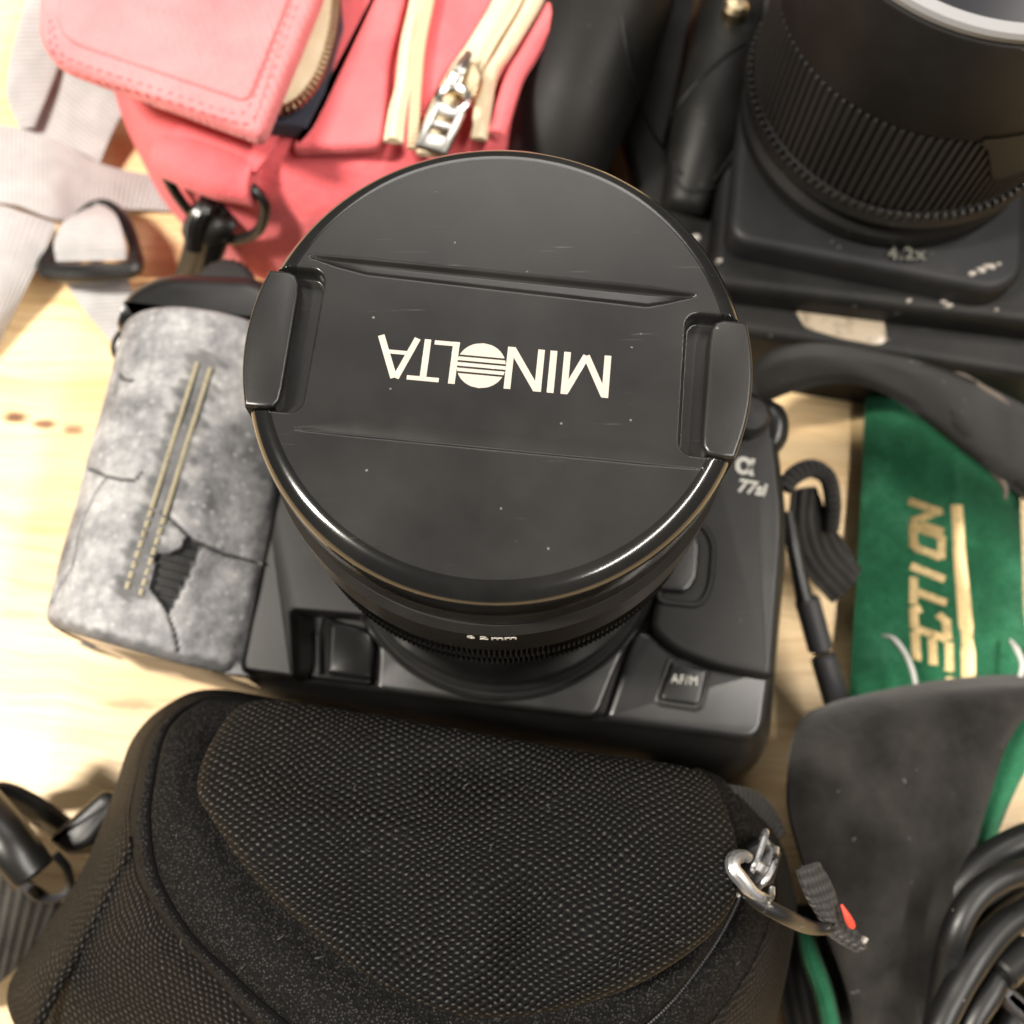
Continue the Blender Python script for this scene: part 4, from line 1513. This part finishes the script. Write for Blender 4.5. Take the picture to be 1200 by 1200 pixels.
# ------------------------------------------------------------------ green neck strap with gold lettering and suede end
gs = thing('green_strap', (105, 0, 0), 'green felt neck strap with gold lettering and dark suede end', 'strap')
mb = MB()
mb.strip(VV([(1024, 380, 4), (1015, 450, 4), (1010, 560, 4), (1002, 700, 5), (994, 830, 6), (985, 900, 6)]),
         VV([(1210, 380, 10), (1206, 470, 10), (1196, 560, 9), (1197, 650, 9), (1202, 740, 11), (1230, 840, 12)]), 2.4, 70, 14, crown=1.0, wave=.7)
felt = obj('felt_band', mb, FELT, gs, angle=60)
ZG = 13.2


obj('felt_fuzz', fuzz(felt, 5200, 80, 134, -40, 60, .6, 2.0, .05), FELT, gs, kind='stuff')


def on_green(u, v):
    """u: mm along the lettering (upwards in the photo), v: mm to the right of its left edge"""
    a = np.array(V(1075, 812, ZG)); b = np.array(V(1074, 583, ZG))
    d = (b - a) / np.linalg.norm(b - a)
    e = np.array((d[1], -d[0], 0))
    bendv = .0016 * (45 - u) ** 2 * .3
    return a + d * u + e * (v + 0 * bendv)


La = np.linalg.norm(np.array(V(1075, 812, ZG)) - np.array(V(1074, 583, ZG)))
# italic capitals drawn as strokes in a 1 x 1 box, width along u
GL = {'L': [((0, 1), (0, 0)), ((0, 0), (1, 0))], 'E': [((0, 1), (0, 0)), ((0, 1), (1, 1)), ((0, .5), (.9, .5)), ((0, 0), (1, 0))], 'C': [((1, .85), (.85, 1)), ((.85, 1), (.15, 1)), ((.15, 1), (0, .85)), ((0, .85), (0, .15)), ((0, .15), (.15, 0)), ((.15, 0), (.85, 0)), ((.85, 0), (1, .15))],
      'T': [((0, 1), (1, 1)), ((.5, 1), (.5, 0))], 'I': [((.5, 0), (.5, 1))], 'O': [((.1, 0), (.9, 0)), ((.9, 0), (1, .15)), ((1, .15), (1, .85)), ((1, .85), (.9, 1)), ((.9, 1), (.1, 1)), ((.1, 1), (0, .85)), ((0, .85), (0, .15)), ((0, .15), (.1, 0))],
      'N': [((0, 0), (0, 1)), ((0, 1), (1, 0)), ((1, 0), (1, 1))]}
wl = La / 7.0
for i, ch in enumerate('LECTION'):
    w0 = i * wl + .2 + (-1.4 if ch == 'L' else 0)
    ww = wl * (.78 if ch != 'I' else .5)
    mb = MB()
    Hh = 9.4 - .2 * i
    for j, (p, q) in enumerate(GL[ch]):
        P_, Q_ = [np.array((w0 + c[0] * ww + c[1] * 2.2, (1 - c[1]) * (Hh - 1.9) + .95)) for c in (p, q)]
        d = Q_ - P_
        l = np.linalg.norm(d)
        d = d / l
        nn = np.array((-d[1], d[0]))
        hw_ = 1.22
        hw_ = 1.02
        pts = [P_ - d * .8 - nn * hw_, P_ - d * .8 + nn * hw_, Q_ + d * .8 + nn * hw_, Q_ + d * .8 - nn * hw_]
        gp_ = [on_green(*c)[:2] for c in pts]
        mb.prism([(x, y, drop(felt, x, y)) for x, y in gp_], -.6, .2 + .01 * j, .12, 1)
    obj('letter', mb, GOLDPRINT if i < 3 else GOLDWORN, gs)
mb = MB()
mb.strip([hit([felt], x, y, .1) for x, y in ((1114, 592), (1116, 620), (1117, 650), (1120, 690), (1123, 730), (1126, 770), (1127, 812))], [hit([felt], x, y, .1) for x, y in ((1128, 592), (1130, 620), (1132, 650), (1136, 690), (1140, 730), (1143, 770), (1143, 812))], .7, 40, 4)
obj('gold_bar', mb, GOLDPRINT, gs)
mb = MB()
Lp = [(985, 826, 14.5), (946, 838, 26), (930, 862, 34), (924, 900, 40), (924, 950, 42), (940, 1010, 40), (962, 1080, 36), (990, 1150, 32), (1010, 1230, 32)]
Rp = [(1260, 798, 14.5), (1250, 804, 22), (1222, 818, 28), (1182, 868, 30), (1158, 935, 31), (1140, 1000, 30), (1130, 1060, 30), (1122, 1130, 30), (1120, 1230, 30)]
mb.strip(VV(Lp), VV(Rp), 2.2, 70, 14, crown=2.0, wave=.4)
sued = obj('suede_end', mb, SUEDE, gs, angle=60, label='dark brown-black suede end with a stitched edge')
mb = MB()
mb.strip(VV([(1165, 826, 20), (1150, 880, 22), (1135, 940, 23), (1118, 990, 23), (1108, 1040, 23)]), VV([(1246, 826, 20), (1214, 880, 22), (1188, 930, 23), (1166, 984, 23), (1146, 1040, 23)]), 1.8, 40, 6, wave=.5)
obj('felt_edge', mb, FELT, gs, angle=60)
mb = MB()
mb.tube(catmull(VV([(942, 1085, 26), (950, 1120, 26), (964, 1160, 26), (976, 1210, 26)]), 20), [1.6, 2.2, 2.2, 2], 10)
obj('felt_edge', mb, FELT, gs)
mb = MB()
q = np.array([hit([sued], x, y, .35) for x, y in catmull([(1186, 832), (1163, 900), (1142, 960), (1131, 1003)], 44)])
for i in range(0, 42, 2):
    mb.tube([q[i] + (0, 0, -.6), (q[i] + q[i + 1]) / 2 + (0, 0, .1), q[i + 1] + (0, 0, -.6)], .38, 6)
obj('stitching', mb, BLACKTHREAD, gs, kind='stuff')
for line in ([(1034, 745, 15), (1046, 748, 16.5), (1060, 765, 17), (1069, 785, 17), (1074, 806, 17)], [(1184, 750, 15), (1192, 762, 17), (1198, 780, 18), (1192, 806, 17)]):
    mb = MB().tube(catmull(VV(line), 24), [.35, .7, .6, .6, .5], 8)
    obj('loose_thread', mb, THREAD, gs)

mb = MB()
mb.strip(VV([(905, 1060, 5), (905, 1110, 5), (915, 1170, 5), (930, 1240, 5)]), VV([(975, 1060, 5), (985, 1110, 5), (1000, 1170, 5), (1015, 1240, 5)]), 2.2, 30, 8)
obj('tail_webbing', mb, BLACKRIB, gs, angle=60)

# ------------------------------------------------------------------ lug webbing of the film camera's strap
lw = thing('lug_strap', (75, 8, 0), 'black ribbed webbing looped between film camera and green strap with grey sleeve', 'strap')
mb = MB()
mb.tube(catmull(VV([(918, 572, 30), (932, 556, 30), (952, 549, 29), (970, 560, 27), (976, 590, 24), (974, 620, 20)]), 30), [2.0, 2.3, 2.4, 2.4, 2.4], 12, flat=.8)
obj('webbing_loop', mb, BLACKWEB, lw)
mb = MB()
mb.strip(VV([(928, 575, 24), (926, 620, 20), (940, 665, 16), (975, 706, 10)]), VV([(955, 570, 23), (972, 610, 19), (992, 640, 15), (1008, 668, 10)]), 3.0, 30, 8)
obj('ribbed_webbing', mb, BLACKRIB, lw)
mb = MB()
mb.tube(catmull(VV([(924, 600, 27), (930, 640, 26), (938, 680, 24), (944, 705, 22)]), 20), [1.4, 1.8, 1.7, 2.2], 10)
obj('cord', mb, CABLE, lw)
mb = MB()
A_, B_ = np.array(V(945, 700, 22)), np.array(V(962, 762, 17))
mb.tube([A_, A_ + (B_ - A_) * .05, B_ - (B_ - A_) * .04, B_], [2.2, 2.9, 2.9, 2.5], 18)
obj('sleeve', mb, GREYRUB, lw)
mb = MB()
A_, B_ = np.array(V(964, 767, 16.6)), np.array(V(988, 850, 10))
mb.tube([A_, A_ + (B_ - A_) * .05, B_ - (B_ - A_) * .04, B_], [2.2, 3.0, 3.0, 2.5], 18)
obj('sleeve', mb, GREYRUB, lw)

# ------------------------------------------------------------------ black cables, bottom right
cb_ = thing('coiled_cable', (115, -90, 0), 'thick glossy black cable coiled beside the suede strap end', 'cable')
for pts, r in (([(1290, 1005, 40), (1215, 1018, 42), (1172, 1030, 44), (1140, 1054, 45), (1120, 1090, 44), (1110, 1130, 40), (1098, 1200, 34), (1085, 1270, 30)], 2.6),
               ([(1260, 1030, 34), (1205, 1066, 38), (1172, 1090, 40), (1140, 1130, 42), (1116, 1170, 42), (1096, 1215, 42), (1080, 1280, 40)], 2.8),
               ([(1270, 1090, 28), (1215, 1115, 32), (1180, 1135, 36), (1160, 1165, 38), (1140, 1195, 38), (1120, 1240, 36)], 2.4),
               ([(1300, 960, 30), (1230, 975, 32), (1172, 1000, 32), (1120, 1042, 30), (1085, 1100, 26), (1066, 1160, 24), (1056, 1250, 22)], 3.4),
               ([(1290, 1040, 16), (1210, 1060, 18), (1165, 1095, 20), (1130, 1145, 22), (1112, 1200, 22), (1100, 1280, 22)], 3.2),
               ([(1290, 1100, 14), (1220, 1120, 16), (1185, 1150, 18), (1165, 1190, 20), (1150, 1260, 20)], 3.2),
               ([(1290, 1150, 24), (1230, 1165, 26), (1195, 1190, 27), (1172, 1250, 27)], 3.0),
               ([(1290, 985, 12), (1220, 1010, 12), (1165, 1050, 12), (1120, 1110, 12), (1098, 1180, 12), (1085, 1280, 12)], 3.4)):
    mb = MB().tube(catmull(VV(pts), 60), r, 20)
    obj('cable_turn', mb, CABLE, cb_)
mb = MB()
A_, B_ = np.array(V(1172, 1143, 39)), np.array(V(1204, 1112, 36))
mb.tube([A_, A_ + (B_ - A_) * .06, B_ - (B_ - A_) * .06, B_], [2.6, 3.3, 3.5, 3.0], 20)
obj('strain_relief', mb, CABLE, cb_)
mb = MB()
for i in range(4):
    p = V(1180 + 7 * i, 1168 + 6 * i, 34)
    mb.box(p, (2.6, 5, 5), .7, .5)
obj('plug_ribs', mb, GREYRUB, cb_)

# ------------------------------------------------------------------ hook and ribbed strap, bottom left
bl = thing('black_hook_strap', (-95, -62, 0), 'ribbed black strap with plastic swivel hook left of the mesh pouch', 'strap')
mb = MB()
mb.strip(VV([(-70, 950, 22), (-20, 1000, 24), (30, 1030, 22), (75, 1060, 16)]), VV([(-140, 1190, 12), (-60, 1190, 12), (0, 1150, 12), (55, 1100, 12)]), 2.0, 40, 10)
obj('ribbed_webbing', mb, m_webbing('rib_strap', (.010, .009, .008), (.055, .048, .040), 2.1, .8, .35), bl, angle=60)
mb = MB()
mb.tube(catmull(VV([(-60, 905, 30), (-15, 955, 32), (14, 992, 33), (40, 1026, 31)]), 30), [4.6, 4.7, 5.0, 4.6], 20)
obj('swivel_bar', mb, HOOK, bl, angle=180)
mb = MB()
mb.strip(VV([(-40, 930, 18), (0, 918, 22), (40, 932, 20), (84, 962, 15)]), VV([(-40, 975, 14), (0, 950, 16), (40, 965, 14), (72, 985, 11)]), 2.6, 30, 6)
obj('hook_band', mb, HOOK, bl, angle=60)
mb = MB()
mb.prism(round_poly([V(x, y, 26)[:2] for x, y in [(50, 985), (118, 924), (136, 932), (138, 950), (108, 990), (80, 1004)]], 1.6, 5), 12, 26, 2.0, 4)
obj('hook_plate', mb, HOOK, bl, angle=50)
mb = MB()
mb.tube(catmull(VV([(64, 1000, 24), (78, 1018, 22), (82, 1042, 18), (66, 1052, 18), (44, 1052, 20), (30, 1040, 24)]), 30), 1.0, 8)
obj('edge_cord', mb, GREYRUB, bl)
